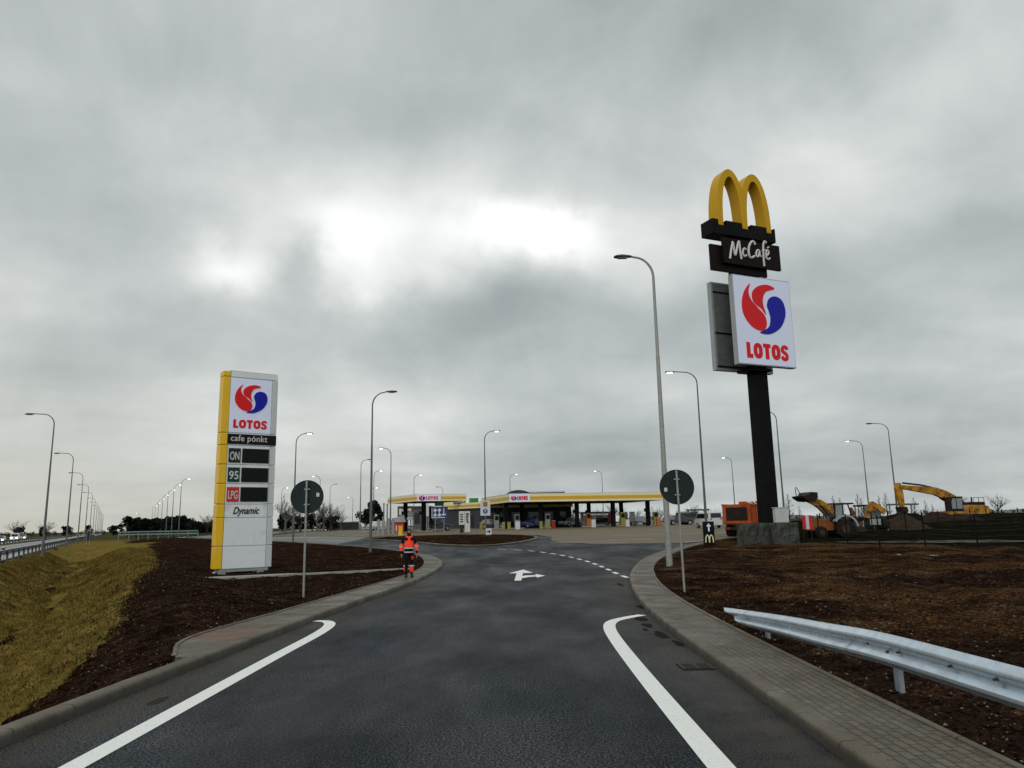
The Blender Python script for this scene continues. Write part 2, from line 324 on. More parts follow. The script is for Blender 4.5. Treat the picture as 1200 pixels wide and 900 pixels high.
# ------------------------------------------------------------------ mesh helpers
class MB:
    def __init__(s): s.v = []; s.f = []; s.uv = []
    def add(s, vs, fs):
        o = len(s.v); s.v += [tuple(v) for v in vs]; s.f += [tuple(i+o for i in f) for f in fs]; return s
    def box(s, cx, cy, cz, sx, sy, sz, rz=0., rx=0., ry=0., bev=0.):
        M_ = Matrix.Translation((cx, cy, cz)) @ Matrix.Rotation(rz, 4, 'Z') @ Matrix.Rotation(ry, 4, 'Y') @ Matrix.Rotation(rx, 4, 'X')
        if bev <= 0:
            vs = [M_ @ Vector((x*sx/2, y*sy/2, z*sz/2)) for x in (-1, 1) for y in (-1, 1) for z in (-1, 1)]
            return s.add(vs, [(0, 1, 3, 2), (4, 6, 7, 5), (0, 4, 5, 1), (2, 3, 7, 6), (0, 2, 6, 4), (1, 5, 7, 3)])
        bm = bmesh.new(); bmesh.ops.create_cube(bm, size=1)
        for v in bm.verts: v.co = Vector((v.co.x*sx, v.co.y*sy, v.co.z*sz))
        bmesh.ops.bevel(bm, geom=bm.edges[:], offset=bev, segments=2, affect='EDGES', profile=.6)
        bm.verts.index_update()
        s.add([M_ @ v.co for v in bm.verts], [[v.index for v in f.verts] for f in bm.faces]); bm.free(); return s
    def span(s, x0, x1, y0, y1, z0, z1, **k):
        return s.box((x0+x1)/2, (y0+y1)/2, (z0+z1)/2, abs(x1-x0), abs(y1-y0), abs(z1-z0), **k)
    def tube(s, pts, rad, n=8, cap=True):
        pts = [Vector(p) for p in pts]
        if not hasattr(rad, '__len__'): rad = [rad]*len(pts)
        vs = []; fs = []; up = None
        for i, p in enumerate(pts):
            d = (pts[min(i+1, len(pts)-1)]-pts[max(i-1, 0)]).normalized()
            if up is None:
                up = d.orthogonal().normalized()
            else:
                up = (up-d*up.dot(d)); up = up.normalized() if up.length > 1e-5 else d.orthogonal().normalized()
            q = d.cross(up)
            for k in range(n):
                t = 2*PI*k/n; vs.append(p+rad[i]*(math.cos(t)*up+math.sin(t)*q))
        for i in range(len(pts)-1):
            for k in range(n):
                fs.append((i*n+k, i*n+(k+1) % n, (i+1)*n+(k+1) % n, (i+1)*n+k))
        if cap: fs.append(tuple(range(n))[::-1]); fs.append(tuple((len(pts)-1)*n+k for k in range(n)))
        return s.add(vs, fs)
    def prism(s, poly, y0, y1):          # polygon in x,z pushed along y
        n = len(poly); vs = [(x, y0, z) for x, z in poly]+[(x, y1, z) for x, z in poly]
        fs = [tuple(range(n)), tuple(range(2*n-1, n-1, -1))]+[(i, i+n, (i+1) % n+n, (i+1) % n) for i in range(n)]
        return s.add(vs, fs)
    def slab(s, poly, z0, z1):           # polygon in x,y pushed along z
        n = len(poly); vs = [(x, y, z0) for x, y in poly]+[(x, y, z1) for x, y in poly]
        fs = [tuple(range(n-1, -1, -1)), tuple(range(n, 2*n))]+[(i, (i+1) % n, (i+1) % n+n, i+n) for i in range(n)]
        return s.add(vs, fs)
    def disc(s, cx, cy, cz, r, t, n=40):  # disc facing -y
        return s.prism([(cx+r*math.cos(2*PI*k/n), cz+r*math.sin(2*PI*k/n)) for k in range(n)], cy-t/2, cy+t/2)
    def build(s, name, m, parent=None, smooth=False, fix=True):
        me = bpy.data.meshes.new(name); me.from_pydata(s.v, [], s.f)
        if fix:
            bm = bmesh.new(); bm.from_mesh(me); bmesh.ops.recalc_face_normals(bm, faces=bm.faces); bm.to_mesh(me); bm.free()
        me.materials.append(G_(m) if isinstance(m, str) else m)
        if s.uv:
            u = me.uv_layers.new(name='UVMap')
            for l in me.loops: u.data[l.index].uv = s.uv[l.vertex_index]
        if smooth:
            me.polygons.foreach_set('use_smooth', [True]*len(me.polygons)); 
            if smooth != 'all': me.set_sharp_from_angle(angle=R(40))
        o = bpy.data.objects.new(name, me); COL.objects.link(o)
        if parent is not None: o.parent = parent
        return o
def tag(o, label, cat, group=None):
    o['label'] = label; o['category'] = cat
    if group: o['group'] = group
    return o
def thing(name, label, cat, loc, rz=0., group=None):
    o = bpy.data.objects.new(name, None); COL.objects.link(o); o.location = loc; o.rotation_euler = (0, 0, rz); o.empty_display_size = .3
    return tag(o, label, cat, group)
def struct(o): o['kind'] = 'structure'; return o
def dup(root, loc, rz=0., label=None, group=None, sc=None):
    r = root.copy(); COL.objects.link(r); r.location = loc; r.rotation_euler = (0, 0, rz)
    if sc is not None: r.scale = (sc,)*3 if isinstance(sc, (int, float)) else sc
    if label: r['label'] = label
    if group: r['group'] = group
    for ch in list(root.children):
        c = ch.copy(); COL.objects.link(c); c.parent = r
        for g in list(ch.children):
            d = g.copy(); COL.objects.link(d); d.parent = c
    return r
def crom(P, closed=False, step=4):
    P = [Vector(p) for p in P]; n = len(P); o = []
    for i in range(n if closed else n-1):
        p0 = P[(i-1) % n] if closed or i > 0 else 2*P[0]-P[1]; p1 = P[i]; p2 = P[(i+1) % n]
        p3 = P[(i+2) % n] if closed or i+2 < n else 2*P[-1]-P[-2]
        for k in range(step):
            t = k/step
            o.append(.5*((2*p1)+(p2-p0)*t+(2*p0-5*p1+4*p2-p3)*t*t+(3*p1-p0-3*p2+p3)*t**3))
    if not closed: o.append(P[-1])
    return o
def text(s, h, width=None, bold=0., depth=.02, shear=0., space=1.):
    """MB of letters standing in the x,z plane, facing -y, centred on x, baseline z=0, cap height h"""
    cu_ = bpy.data.curves.new('t', 'FONT'); cu_.body = s; cu_.size = 1; cu_.extrude = .001; cu_.offset = bold; cu_.shear = shear; cu_.space_character = space
    cu_.resolution_u = 5
    o = bpy.data.objects.new('t', cu_); COL.objects.link(o); dg = bpy.context.evaluated_depsgraph_get(); dg.update()
    me = o.evaluated_get(dg).to_mesh(); vs = [v.co.copy() for v in me.vertices]; fs = [tuple(p.vertices) for p in me.polygons]
    o.evaluated_get(dg).to_mesh_clear(); bpy.data.objects.remove(o); bpy.data.curves.remove(cu_)
    x0 = min(v.x for v in vs); x1 = max(v.x for v in vs)
    k = h/.73; kx = width/(x1-x0) if width else k
    b = MB(); b.add([((v.x-(x0+x1)/2)*kx, (-depth/2 if v.z > 0 else depth/2), v.y*k) for v in vs], fs); return b
def moved(b, x=0, y=0, z=0): b.v = [(v[0]+x, v[1]+y, v[2]+z) for v in b.v]; return b

# ------------------------------------------------------------------ terrain
def ss(a, b, x):
    t = np.clip((x-a)/(b-a), 0, 1); return t*t*(3-2*t)
def offs(x, y): return x+.528*y+5.9      # sideways distance from the lamp row of the highway
def Bz(x, y):
    q = np.clip((y-30)/95, 0, 1); z = 1.35*.5*(q*q*(3-2*q)+q)
    return z*ss(5, 40, offs(x, y))
def B(x, y): return float(Bz(np.float64(x), np.float64(y)))

LK_ = [(-5.25, -8), (-5.15, 0), (-5.07, 7.0), (-4.97, 10), (-4.83, 12.5), (-4.62, 16), (-4.33, 19.8), (-3.93, 24), (-3.62, 28.5), (-3.5, 33.5), (-3.65, 38.5), (-4.35, 43.5), (-5.7, 48.5), (-7.9, 54),
       (-11, 60.5), (-15.8, 68.8), (-27.3, 87), (-40, 106), (-52, 126), (-70, 158)]
RK_ = [(2.72, -8), (2.75, 0), (2.78, 7), (2.83, 13.2), (3.02, 18.3), (3.5, 23.4), (4.22, 28.6), (5.15, 33.4), (6.45, 38.8), (8.2, 44.2), (10.6, 50), (13.7, 56.5), (17, 62), (20.5, 66.5), (25, 75), (32, 92), (39, 112), (47, 140)]
LB_ = [(-5.32, 12.15), (-5.95, 14.3), (-5.55, 18.3), (-5.12, 22.5), (-4.68, 27), (-4.38, 30.7), (-4.28, 34.5), (-4.65, 39.5), (-5.45, 45), (-6.5, 49.6)]
RB_ = [(3.83, -8), (3.84, 0), (3.84, 6.3), (3.86, 12), (4.02, 18.4), (4.45, 23.8), (5.13, 28.8), (6.0, 33.6), (7.2, 38.4), (8.8, 43), (11.0, 49), (13.95, 55.8)]
LKs = crom(LK_, step=8); RKs = crom(RK_, step=8); LBs = crom(LB_, step=6); RBs = crom(RB_, step=6)
def offset(P, d):
    o = []
    for i, p in enumerate(P):
        t = (P[min(i+1, len(P)-1)]-P[max(i-1, 0)]).normalized(); o.append(p+Vector((-t.y, t.x))*d)
    return o
ISL = [(-15.5, 80), (-12, 74.5), (-8.6, 68), (-5.6, 62), (-2.8, 59.4), (-.4, 61.5), (1.3, 67), (2.2, 74), (1.2, 80), (-2, 84.5), (-8, 86.5), (-13, 84.5)]
ISLs = crom(ISL, True, 5)
ASPH = [(p.x, p.y) for p in LKs]+[(-60, 215), (60, 215), (60, 165)]+[(p.x, p.y) for p in reversed(RKs)]
# soil stops behind the kerb / path
lk_in = offset(LKs, .13); rk_in = offset(RKs, -.13)
def nearest(P, q): return min(range(len(P)), key=lambda i: (P[i]-Vector(q)).length)
iL0 = nearest(lk_in, (-5.0, 12.1)); iL1 = nearest(lk_in, (-6.4, 49.8))
outL = lk_in[:iL0]+offset(LBs, .05)+lk_in[iL1+1:]
iR1 = nearest(rk_in, (13.9, 56.2))
outR = offset(RBs, -.05)+rk_in[iR1+1:]
HOLE = [(p.x, p.y) for p in outL]+[(-60, 215), (60, 215), (60, 165)]+[(p.x, p.y) for p in reversed(outR)]

def inside(px, py, poly):
    poly = np.array(poly); r = np.zeros(len(px), bool); n = len(poly); j = n-1
    for i in range(n):
        xi, yi = poly[i]; xj, yj = poly[j]
        c = ((yi > py) != (yj > py)) & (px < (xj-xi)*(py-yi)/(yj-yi+1e-12)+xi); r ^= c; j = i
    return r
def polydist(px, py, P, closed=False):
    P = np.array([(p[0], p[1]) for p in P]); d = np.full(len(px), 1e9); n = len(P)
    for i in range(n if closed else n-1):
        a_ = P[i]; b_ = P[(i+1) % n]; e = b_-a_; L = (e@e)+1e-12
        t = np.clip(((px-a_[0])*e[0]+(py-a_[1])*e[1])/L, 0, 1)
        d = np.minimum(d, np.hypot(px-a_[0]-t*e[0], py-a_[1]-t*e[1]))
    return d
def polar(r0, r1, k, a0, a1, jit=.3):
    o = []; r = r0
    while r < r1:
        n = max(8, int((a1-a0)/k)); off_ = random.random()
        for i in range(n+1):
            t = a0+(a1-a0)*(i+off_*.5)/n; rr = r*(1+k*jit*(random.random()-.5)); o.append((rr*math.sin(t), rr*math.cos(t)))
        r *= 1+k
    return np.array(o)
def tri_sheet(name, pts, outer, holes, zf, m, keep_outer=True):
    loops = ([outer] if outer else [])+holes
    keep = np.ones(len(pts), bool)
    if outer: keep &= inside(pts[:, 0], pts[:, 1], outer) & (polydist(pts[:, 0], pts[:, 1], outer, True) > .06)
    for h in holes: keep &= ~inside(pts[:, 0], pts[:, 1], h) & (polydist(pts[:, 0], pts[:, 1], h, True) > .06)
    vs = [Vector(p) for p in pts[keep]]; nb = len(vs); ed = []
    for lp in loops:
        o = len(vs); vs += [Vector(p) for p in lp]; ed += [(o+i, o+(i+1) % len(lp)) for i in range(len(lp))]
    r = delaunay_2d_cdt(vs, ed, [], 0, 1e-5)
    V = np.array([(v.x, v.y) for v in r[0]]); F = np.array([f for f in r[2] if len(f) == 3])
    c = V[F].mean(1); kk = np.ones(len(F), bool)
    if outer: kk &= inside(c[:, 0], c[:, 1], outer)
    for h in holes: kk &= ~inside(c[:, 0], c[:, 1], h)
    F = F[kk]; onb = np.zeros(len(V), bool)
    for lp in loops: onb |= polydist(V[:, 0], V[:, 1], lp, True) < .02
    Z = zf(V[:, 0], V[:, 1], onb)
    me = bpy.data.meshes.new(name); me.from_pydata(np.column_stack([V, Z]).tolist(), [], F.tolist()); me.materials.append(G_(m))
    bm = bmesh.new(); bm.from_mesh(me); bmesh.ops.delete(bm, geom=[v for v in bm.verts if not v.link_faces], context='VERTS')
    for f in bm.faces:
        if f.normal.z < 0: f.normal_flip()
    bm.to_mesh(me); bm.free(); me.polygons.foreach_set('use_smooth', [True]*len(me.polygons))
    o = bpy.data.objects.new(name, me); COL.objects.link(o); return o, me
def fbm(x, y, s, oct=4):
    return np.array([mn.fractal(Vector((a_*s, b_*s, 1.7)), 1., 2., oct) for a_, b_ in zip(x, y)])
MOUND = [(51.5, 87, 8.5, 6.5, 1.15), (40.5, 80, 4.2, 3.2, 1.45), (45.5, 76, 4, 3, .7), (58, 84, 6, 5, .55), (31, 66, 3.2, 2.4, .25), (7.6, 24.6, 1.3, .5, .17), (8.9, 25.2, 1.0, .45, .15), (6.3, 23.0, .5, .3, .10)]
def Gz(x, y, onb=None, amp=1.):
    c = offs(x, y); z = Bz(x, y)+.10*ss(2, 6, c)+.02
    z += .05*(1-ss(-2, 0, c))
    fade = 1-ss(90, 170, np.hypot(x, y))
    dd = ss(-1.2, 2.3, c)*(1-ss(3.1, 7.8, c))          # the ditch beside the highway
    dep = 1.25*(1-ss(85, 135, y))
    z = z-dd*dep
    grv = np.exp(-((c-3.0-.7*np.sin(y*.21+.6)-.25*np.sin(y*.83))/.30)**2)*ss(7, 12, y)*(1-ss(50, 70, y)); z = z-.22*grv
    rdg = .22*np.exp(-((c-8.2)/1.6)**2)*(1-ss(60, 110, y))*ss(8, 18, y)
    z += rdg*(ss(0, 1.6, np.minimum(polydist(x, y, HOLE, True), 3.)) if onb is not None or len(np.atleast_1d(x)) < 5 else 1)
    nz = .10*fbm(x, y, .35, 4)++.055*fbm(x, y, 1.5, 4)+.045*fbm(x, y, 4.5, 4)
    for sx_, w_ in ((6.0, .42), (7.7, .42), (11.5, .5), (13.4, .5)):      # wheel ruts of the site traffic
        u = (x-sx_-.42*(y-10)-1.1*np.sin(y*.16+sx_*.2))/w_; nz = nz-.075*np.exp(-u*u)*ss(6, 9, x-0*y)*(1-ss(45, 52, y))+.035*np.exp(-(np.abs(u)-1.9)**2*2)*ss(6, 9, x)*(1-ss(45, 52, y))
    side = ss(-1.0, .5, c); nz = nz*(1+1.6*dd)
    nz = nz*fade*side*amp
    z = z-.14*np.exp(-(((x+12.9)/2.2)**2+((y-36.3)/2.2)**2)*1.2)
    for mx_, my_, rx_, ry_, h_ in MOUND:
        q = ((x-mx_)/rx_)**2+((y-my_)/ry_)**2; z = z+h_*np.exp(-q*1.3)
        nz = nz+.12*h_*np.exp(-q)*fbm(x, y, .8, 4)
    if onb is not None:
        near = np.minimum(polydist(x, y, HOLE, True), 3.)
        nz = nz*ss(.0, .8, near); z = z-.01*(near < .03)
    return z+nz
def gz(x, y):
    a_ = np.array([float(x)]); b_ = np.array([float(y)]); return float(Gz(a_, b_)[0])

pts = np.vstack([polar(2., 120, .0165, R(-52), R(52)), polar(120, 7000, .045, R(-60), R(60)), polar(3., 7000, .25, R(60), R(300)), polar(3.5, 30, .012, R(-50), R(-14)), polar(7, 30, .012, R(10), R(50)),
                 np.array([(random.uniform(30, 66), random.uniform(62, 100)) for _ in range(1500)])])
ground, gme = tri_sheet('ground', pts, None, [HOLE], lambda x, y, b: Gz(x, y, b), 'soil_and_grass'); struct(ground)
nv_ = len(gme.vertices); co = np.zeros(nv_*3); gme.vertices.foreach_get('co', co); co = co.reshape(-1, 3); X_, Y_ = co[:, 0], co[:, 1]
C_ = offs(X_, Y_); rad = np.hypot(X_, Y_)
def setattr_(me, nm, arr):
    a_ = me.attributes.new(nm, 'FLOAT', 'POINT'); a_.data.foreach_set('value', np.ascontiguousarray(arr, dtype=np.float32))
wob = .8*fbm(X_, Y_, .25, 3)
GL_ = lambda y: 3.0+3.4*ss(7, 19, y)+2.3*ss(22, 48, y)+2.5*ss(48, 110, y)
gmask = ss(-2.2, -.6, C_+wob*.5)*(1-ss(-.7, .7, C_+wob*.6-GL_(Y_)))
gmask = gmask*(1-.8*np.exp(-((C_-3.0-.7*np.sin(Y_*.21+.6)-.25*np.sin(Y_*.83))/.34)**2)*(Y_ < 60))
gmask = np.where((C_ < -2) & (rad > 0), .75, gmask)
farm = ss(150, 230, rad)
setattr_(gme, 'grass', gmask); setattr_(gme, 'far', farm); setattr_(gme, 'site', ss(0, 2.5, (Y_-50)+(X_-20)*1.15-2*wob)*ss(14, 17, X_)*(rad < 400)); setattr_(gme, 'rust', ss(-1, 5, X_)*(.35+.65*ss(6, 14, Y_)))

# asphalt, forecourt, paved lots
apts = np.vstack([polar(2, 230, .03, R(-60), R(40)), polar(2.5, 60, .02, R(-32), R(24))])
def bnd(x, y): return np.minimum(polydist(x, y, LKs), polydist(x, y, RKs))
asphalt, ame = tri_sheet('asphalt_road', apts, ASPH, [], lambda x, y, b: Bz(x, y), 'asphalt'); struct(asphalt)
na = len(ame.vertices); co = np.zeros(na*3); ame.vertices.foreach_get('co', co); co = co.reshape(-1, 3)
setattr_(ame, 'margin', (1-ss(.1, 1.5, bnd(co[:, 0], co[:, 1])))*1.0)
PAVE = [(3.2, 68), (3.6, 62.5), (7, 58.8), (12.5, 57.6), (15.5, 60.8), (19.2, 66), (24, 76), (31, 93), (37.8, 112), (45, 138), (30, 150), (-32, 150), (-36, 112), (-24, 98), (-16.5, 88.5), (-8, 88.8), (-1.5, 86.8), (2.5, 82), (3.6, 75)]
def ptsin(poly, st):
    xs = [p[0] for p in poly]; ys = [p[1] for p in poly]; o = []
    y = min(ys)
    while y < max(ys):
        x = min(xs)
        while x < max(xs): o.append((x+random.uniform(-.2, .2)*st, y+random.uniform(-.2, .2)*st)); x += st
        y += st
    return np.array(o)
fc, _ = tri_sheet('forecourt_paving', ptsin(PAVE, 1.8), PAVE, [], lambda x, y, b: Bz(x, y)+.025, 'tan_paving'); struct(fc)
LOT = [(-17, 73), (-24, 84), (-36, 102), (-51, 127), (-66, 155), (-40, 156), (-38, 112), (-25, 98), (-17, 89), (-16.5, 80)]
fc, _ = tri_sheet('parking_lot', ptsin(LOT, 1.8), LOT, [], lambda x, y, b: Bz(x, y)+.022, 'grey_paving'); struct(fc)

# kerbs and block path (structure of the road)
def sweep(name, P, prof, m, closed=False, zo=0., caps=True):
    """prof: list of (across to the left, up); P polyline"""
    b = MB(); n = len(P); k = len(prof); s_ = 0
    for i in range(n):
        t = (P[(i+1) % n]-P[i-1]) if closed else (P[min(i+1, n-1)]-P[max(i-1, 0)]); t.normalize(); nrm = Vector((-t.y, t.x))
        if i: s_ += (P[i]-P[i-1]).length
        acc = 0
        for j, (u, h) in enumerate(prof):
            if j: acc += math.hypot(u-prof[j-1][0], h-prof[j-1][1])
            q = P[i]+nrm*u; b.v.append((q.x, q.y, B(q.x, q.y)+h+zo)); b.uv.append((s_, acc+.3))
    for i in range(n if closed else n-1):
        i2 = (i+1) % n
        for j in range(k-1): b.f.append((i*k+j, i2*k+j, i2*k+j+1, i*k+j+1))
    return b.build(name, m, smooth=True)
KP = [(0, -.3), (0, .10), (.015, .125), (.035, .135), (.15, .135), (.15, -.3)]
def kerbprof(sg, w_=.15): return [(sg*u*(w_/.15), h) for u, h in KP]
def dense(P, st=.5):
    o = [P[0]]
    for i in range(1, len(P)):
        n = max(1, int((P[i]-P[i-1]).length/st)); o += [P[i-1].lerp(P[i], (k+1)/n) for k in range(n)]
    return o
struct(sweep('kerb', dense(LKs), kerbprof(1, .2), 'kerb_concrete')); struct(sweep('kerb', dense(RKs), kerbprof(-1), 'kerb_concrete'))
uvbrick('edging_concrete', 1.0, 5., (.088, .071, .044), (.125, .102, .068), (.018, .014, .010), .014, 0.)
EP = [(-.035, -.2), (-.035, .14), (-.025, .15), (.025, .15), (.035, .14), (.035, -.2)]
struct(sweep('path_edging', dense(LBs), EP, 'edging_concrete')); struct(sweep('path_edging', dense(RBs), EP, 'edging_concrete'))
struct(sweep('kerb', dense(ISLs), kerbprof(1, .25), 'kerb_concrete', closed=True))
def resamp(P, n):
    d = [0]
    for i in range(1, len(P)): d.append(d[-1]+(P[i]-P[i-1]).length)
    o = []; j = 0
    for k in range(n):
        s_ = d[-1]*k/(n-1)
        while j < len(P)-2 and d[j+1] < s_: j += 1
        o.append(P[j].lerp(P[j+1], (s_-d[j])/max(1e-6, d[j+1]-d[j])))
    return o
def ribbon(name, A_, B2, m, zo, n=160):
    A_ = resamp(A_, n); B2 = resamp(B2, n); b = MB(); s_ = 0; kx = 6
    for i in range(n):
        if i: s_ += ((A_[i]+B2[i])/2-(A_[i-1]+B2[i-1])/2).length
        L = (A_[i]-B2[i]).length
        for k in range(kx):
            q = A_[i].lerp(B2[i], k/(kx-1)); b.v.append((q.x, q.y, B(q.x, q.y)+zo)); b.uv.append((s_, L*k/(kx-1)))
    for i in range(n-1):
        for k in range(kx-1): b.f.append((i*kx+k, (i+1)*kx+k, (i+1)*kx+k+1, i*kx+k+1))
    return b.build(name, m, smooth=True)
ja = nearest(LKs, (-4.9, 12.2)); jb = nearest(LKs, (-6.3, 50))
struct(ribbon('footpath', offset(LKs, .19)[ja:jb], offset(LBs, -.02), 'path_blocks', .125))
jc = nearest(RKs, (13.9, 56.6))
struct(ribbon('footpath', offset(RKs, -.145)[:jc], offset(RBs, .02), 'path_blocks', .125, 200))
isl_in = [(p.x, p.y) for p in offset(ISLs, .22)]
o, me_ = tri_sheet('island_soil', ptsin(ISL, .9), isl_in, [], lambda x, y, b: Bz(x, y)+.12+.10*fbm(x, y, .6, 3)*(~b), 'soil_and_grass'); struct(o)
for k_, v_ in (('grass', 0), ('far', 0), ('site', 0), ('rust', .2)): setattr_(me_, k_, np.full(len(me_.vertices), v_))

# painted markings
def strip(b, P, wd, zo=.006, st=.3):
    P = dense([Vector(p) for p in P], st); n = len(P); o = len(b.v)
    for i in range(n):
        t = (P[min(i+1, n-1)]-P[max(i-1, 0)]).normalized(); nr = Vector((-t.y, t.x))*(wd/2)*(1 if 0 < i < n-1 else .97)
        for q in (P[i]+nr, P[i]-nr): b.v.append((q.x, q.y, B(q.x, q.y)+zo))
    b.f += [(o+2*i, o+2*i+1, o+2*i+3, o+2*i+2) for i in range(n-1)]
b = MB(); strip(b, crom([(-3.98, -6), (-3.97, 4), (-3.95, 9.7), (-3.93, 13), (-3.9, 15.3), (-3.98, 16.6), (-4.2, 17.25), (-4.5, 17.4)], step=6), .24); struct(b.build('edge_line', 'road_paint'))
b = MB(); strip(b, crom([(1.70, -6), (1.70, 4), (1.69, 7.6), (1.70, 11), (1.74, 13.8), (1.82, 15.4), (2.0, 16.3), (2.35, 16.85), (2.78, 17.3)], step=6), .24); struct(b.build('edge_line', 'road_paint'))
b = MB(); strip(b, [(2.35, 16.88), (2.9, 17.42)], .2, .007); 
dl = crom([(4.25, 26.6), (4.05, 30), (3.98, 33.5), (3.85, 37), (3.55, 40.5), (3.05, 44), (2.3, 47.5), (1.3, 50.8), (-.1, 53.6), (-1.8, 56)], step=12); dl = resamp(dl, 400)
b2 = MB(); tot_ = sum((dl[i+1]-dl[i]).length for i in range(399)); u_ = 399/tot_; s_ = 0
while s_ < tot_-1.2:
    strip(b2, dl[int(s_*u_):int((s_+1.05)*u_)+1], .17); s_ += 2.05
struct(b2.build('lane_dashes', 'road_paint'))
# turn arrow: straight on and right
b = MB()
def flat(b, poly, zo=.006):
    o = len(b.v); b.v += [(x, y, B(x, y)+zo) for x, y in poly]; b.f.append(tuple(range(o, o+len(poly))))
flat(b, [(-.06, 28.2), (.20, 28.2), (.22, 29.5), (.30, 32.2), (.04, 32.2)])
flat(b, [(-.30, 32.2), (.72, 32.2), (.34, 34.4)])
flat(b, [(.22, 29.3), (.5, 29.9), (.8, 30.15), (.8, 30.85), (.4, 30.8), (.22, 30.5)], .0065)
flat(b, [(.80, 29.5), (1.16, 30.5), (.80, 31.5)], .0065)
struct(b.build('turn_arrow', 'road_paint'))
b = MB()
for P, wd in (([(5.5, 60), (8.6, 60.3)], .14), ([(13, 58.9), (16.1, 61.9)], .14), ([(9.5, 76), (15, 76.5)], .15), ([(17, 78), (23.5, 79)], .15), ([(2.8, 62), (12, 66.5)], .12)):
    strip(b, P, wd, .034, 1)
struct(b.build('forecourt_lines', 'road_paint'))
b = MB()
for k in range(7): strip(b, [(-30+k*2.9, 101-k*1.2), (-31.8+k*2.9, 96-k*1.2)], .12, .03, 1)
strip(b, [(-40, 114), (-24, 93)], .12, .03, 1); strip(b, [(-24, 88), (-18, 80.5)], .14, .03, 1)
struct(b.build('parking_lines', 'road_paint'))
# storm drain beside the right kerb
t = thing('drain_grate', 'square iron storm drain let into the asphalt beside the right kerb', 'drain', (2.52, 11.2, .004))
MB().box(0, 0, -.01, .46, .46, .025).build('frame', 'tyre', t)
b = MB()
for k in range(5): b.box(0, -.17+.085*k, .008, .40, .03, .015)
for k in range(2): b.box(-.2+.4*k, 0, .008, .03, .42, .016)
b.box(0, 0, .0085, .03, .42, .017); b.build('grate', 'iron_grate', t)
# shallow puddles and damp mud by the right kerb
mud = NT('damp_mud'); mud.fin(mud.ramp(mud.n(5, 5, .6), [(.3, (.004, .003, .0025)), (.7, (.012, .008, .006))]), .85, [(mud.n(25, 5, .7), 1., .02)], .1)
def blob(name, cx, cy, rx, ry, zo, m, seed=0, n=28, ang=0.):
    P = []
    for k in range(n):
        t_ = 2*PI*k/n; r_ = 1+.42*mn.fractal(Vector((math.cos(t_)*1.6+seed, math.sin(t_)*1.6, seed*.7)), 1, 2, 4)
        x_ = rx*r_*math.cos(t_); y_ = ry*r_*math.sin(t_); P.append((cx+x_*math.cos(ang)-y_*math.sin(ang), cy+x_*math.sin(ang)+y_*math.cos(ang)))
    b = MB(); flat(b, P, zo); return struct(b.build(name, m))
for i, (x_, y_, rx_, ry_) in enumerate([(2.63, 14.3, .11, .42), (2.60, 15.6, .09, .35), (2.66, 16.6, .12, .3), (2.45, 15.0, .05, .18), (2.72, 13.3, .07, .3), (3.0, 18.9, .1, .35), (2.62, 17.4, .05, .16), (3.42, 25.5, .09, .6)]):
    blob('mud_patch', x_, y_, rx_, ry_, .0045, 'damp_mud', i*3.1)
pw2 = NT('puddle_water'); pw2.fin((.018, .013, .010), .05, [(pw2.n(9, 3), .06, .01)], .5)
for i, (x_, y_, rx_, ry_, zz_) in enumerate([(6.9, 22.8, 1.5, .7, .062), (18.5, 38, 2.5, 1.2, .065)]):
    blob('puddle', x_, y_, rx_, ry_, zz_, 'puddle_water', i*2.7+1)
blob('mud_patch', -4.42, 9.75, .07, .25, .0045, 'heap_brown', 9.2)

# ------------------------------------------------------------------ highway on the left
def hwp(c, y): return Vector((c-5.9-.528*y, y))
def hstrip(name, c0, c1, z, m, y0=-30, y1=1400):
    b = MB(); ys = [y0+5*k for k in range(60)]+[270+25*k for k in range(46)]
    for y in ys:
        for k in range(4):
            c = c0+(c1-c0)*k/3; b.v.append((c-5.9-.528*y, y, z)); b.uv.append((y, c))
    b.f = [(i*4+k, i*4+k+1, i*4+k+5, i*4+k+4) for i in range(len(ys)-1) for k in range(3)]
    return struct(b.build(name, m))
hw = NT('highway_asphalt'); hw.fin(hw.ramp(hw.n(.3, 6, .65, scale3=(2, 1, 1)), [(.3, (.07, .075, .078)), (.7, (.14, .145, .145))]), .38, [(hw.n(60, 3), .3, .01)])
hstrip('highway', -11.5, -1.9, .14, 'highway_asphalt'); hstrip('highway', -25.5, -15.2, .14, 'highway_asphalt')
b = MB()
for c in (-10.9, -2.6, -15.8, -24.9):
    P = [hwp(c, y) for y in range(-20, 600, 20)]; o = len(b.v)
    for p in P: b.v += [(p.x-.1, p.y, .15), (p.x+.1, p.y, .15)]
    b.f += [(o+2*i, o+2*i+1, o+2*i+3, o+2*i+2) for i in range(len(P)-1)]
for y in range(20, 260, 12):
    for c in (-6.8, -20.4):
        p = hwp(c, y); q = hwp(c, y+4); b.add([(p.x-.08, p.y, .15), (p.x+.08, p.y, .15), (q.x+.08, q.y, .15), (q.x-.08, q.y, .15)], [(0, 1, 2, 3)])
struct(b.build('highway_lines', 'road_paint'))
def wprof(h0, hh, sc=1.):               # W-beam cross section (depth, height)
    return [(0, 0), (.03, .01), (.075, .05), (.08, .09), (.03, .125), (.005, .155), (.03, .185), (.08, .22), (.075, .26), (.03, .30), (0, .31)]
HD = Vector((-.467, .884))
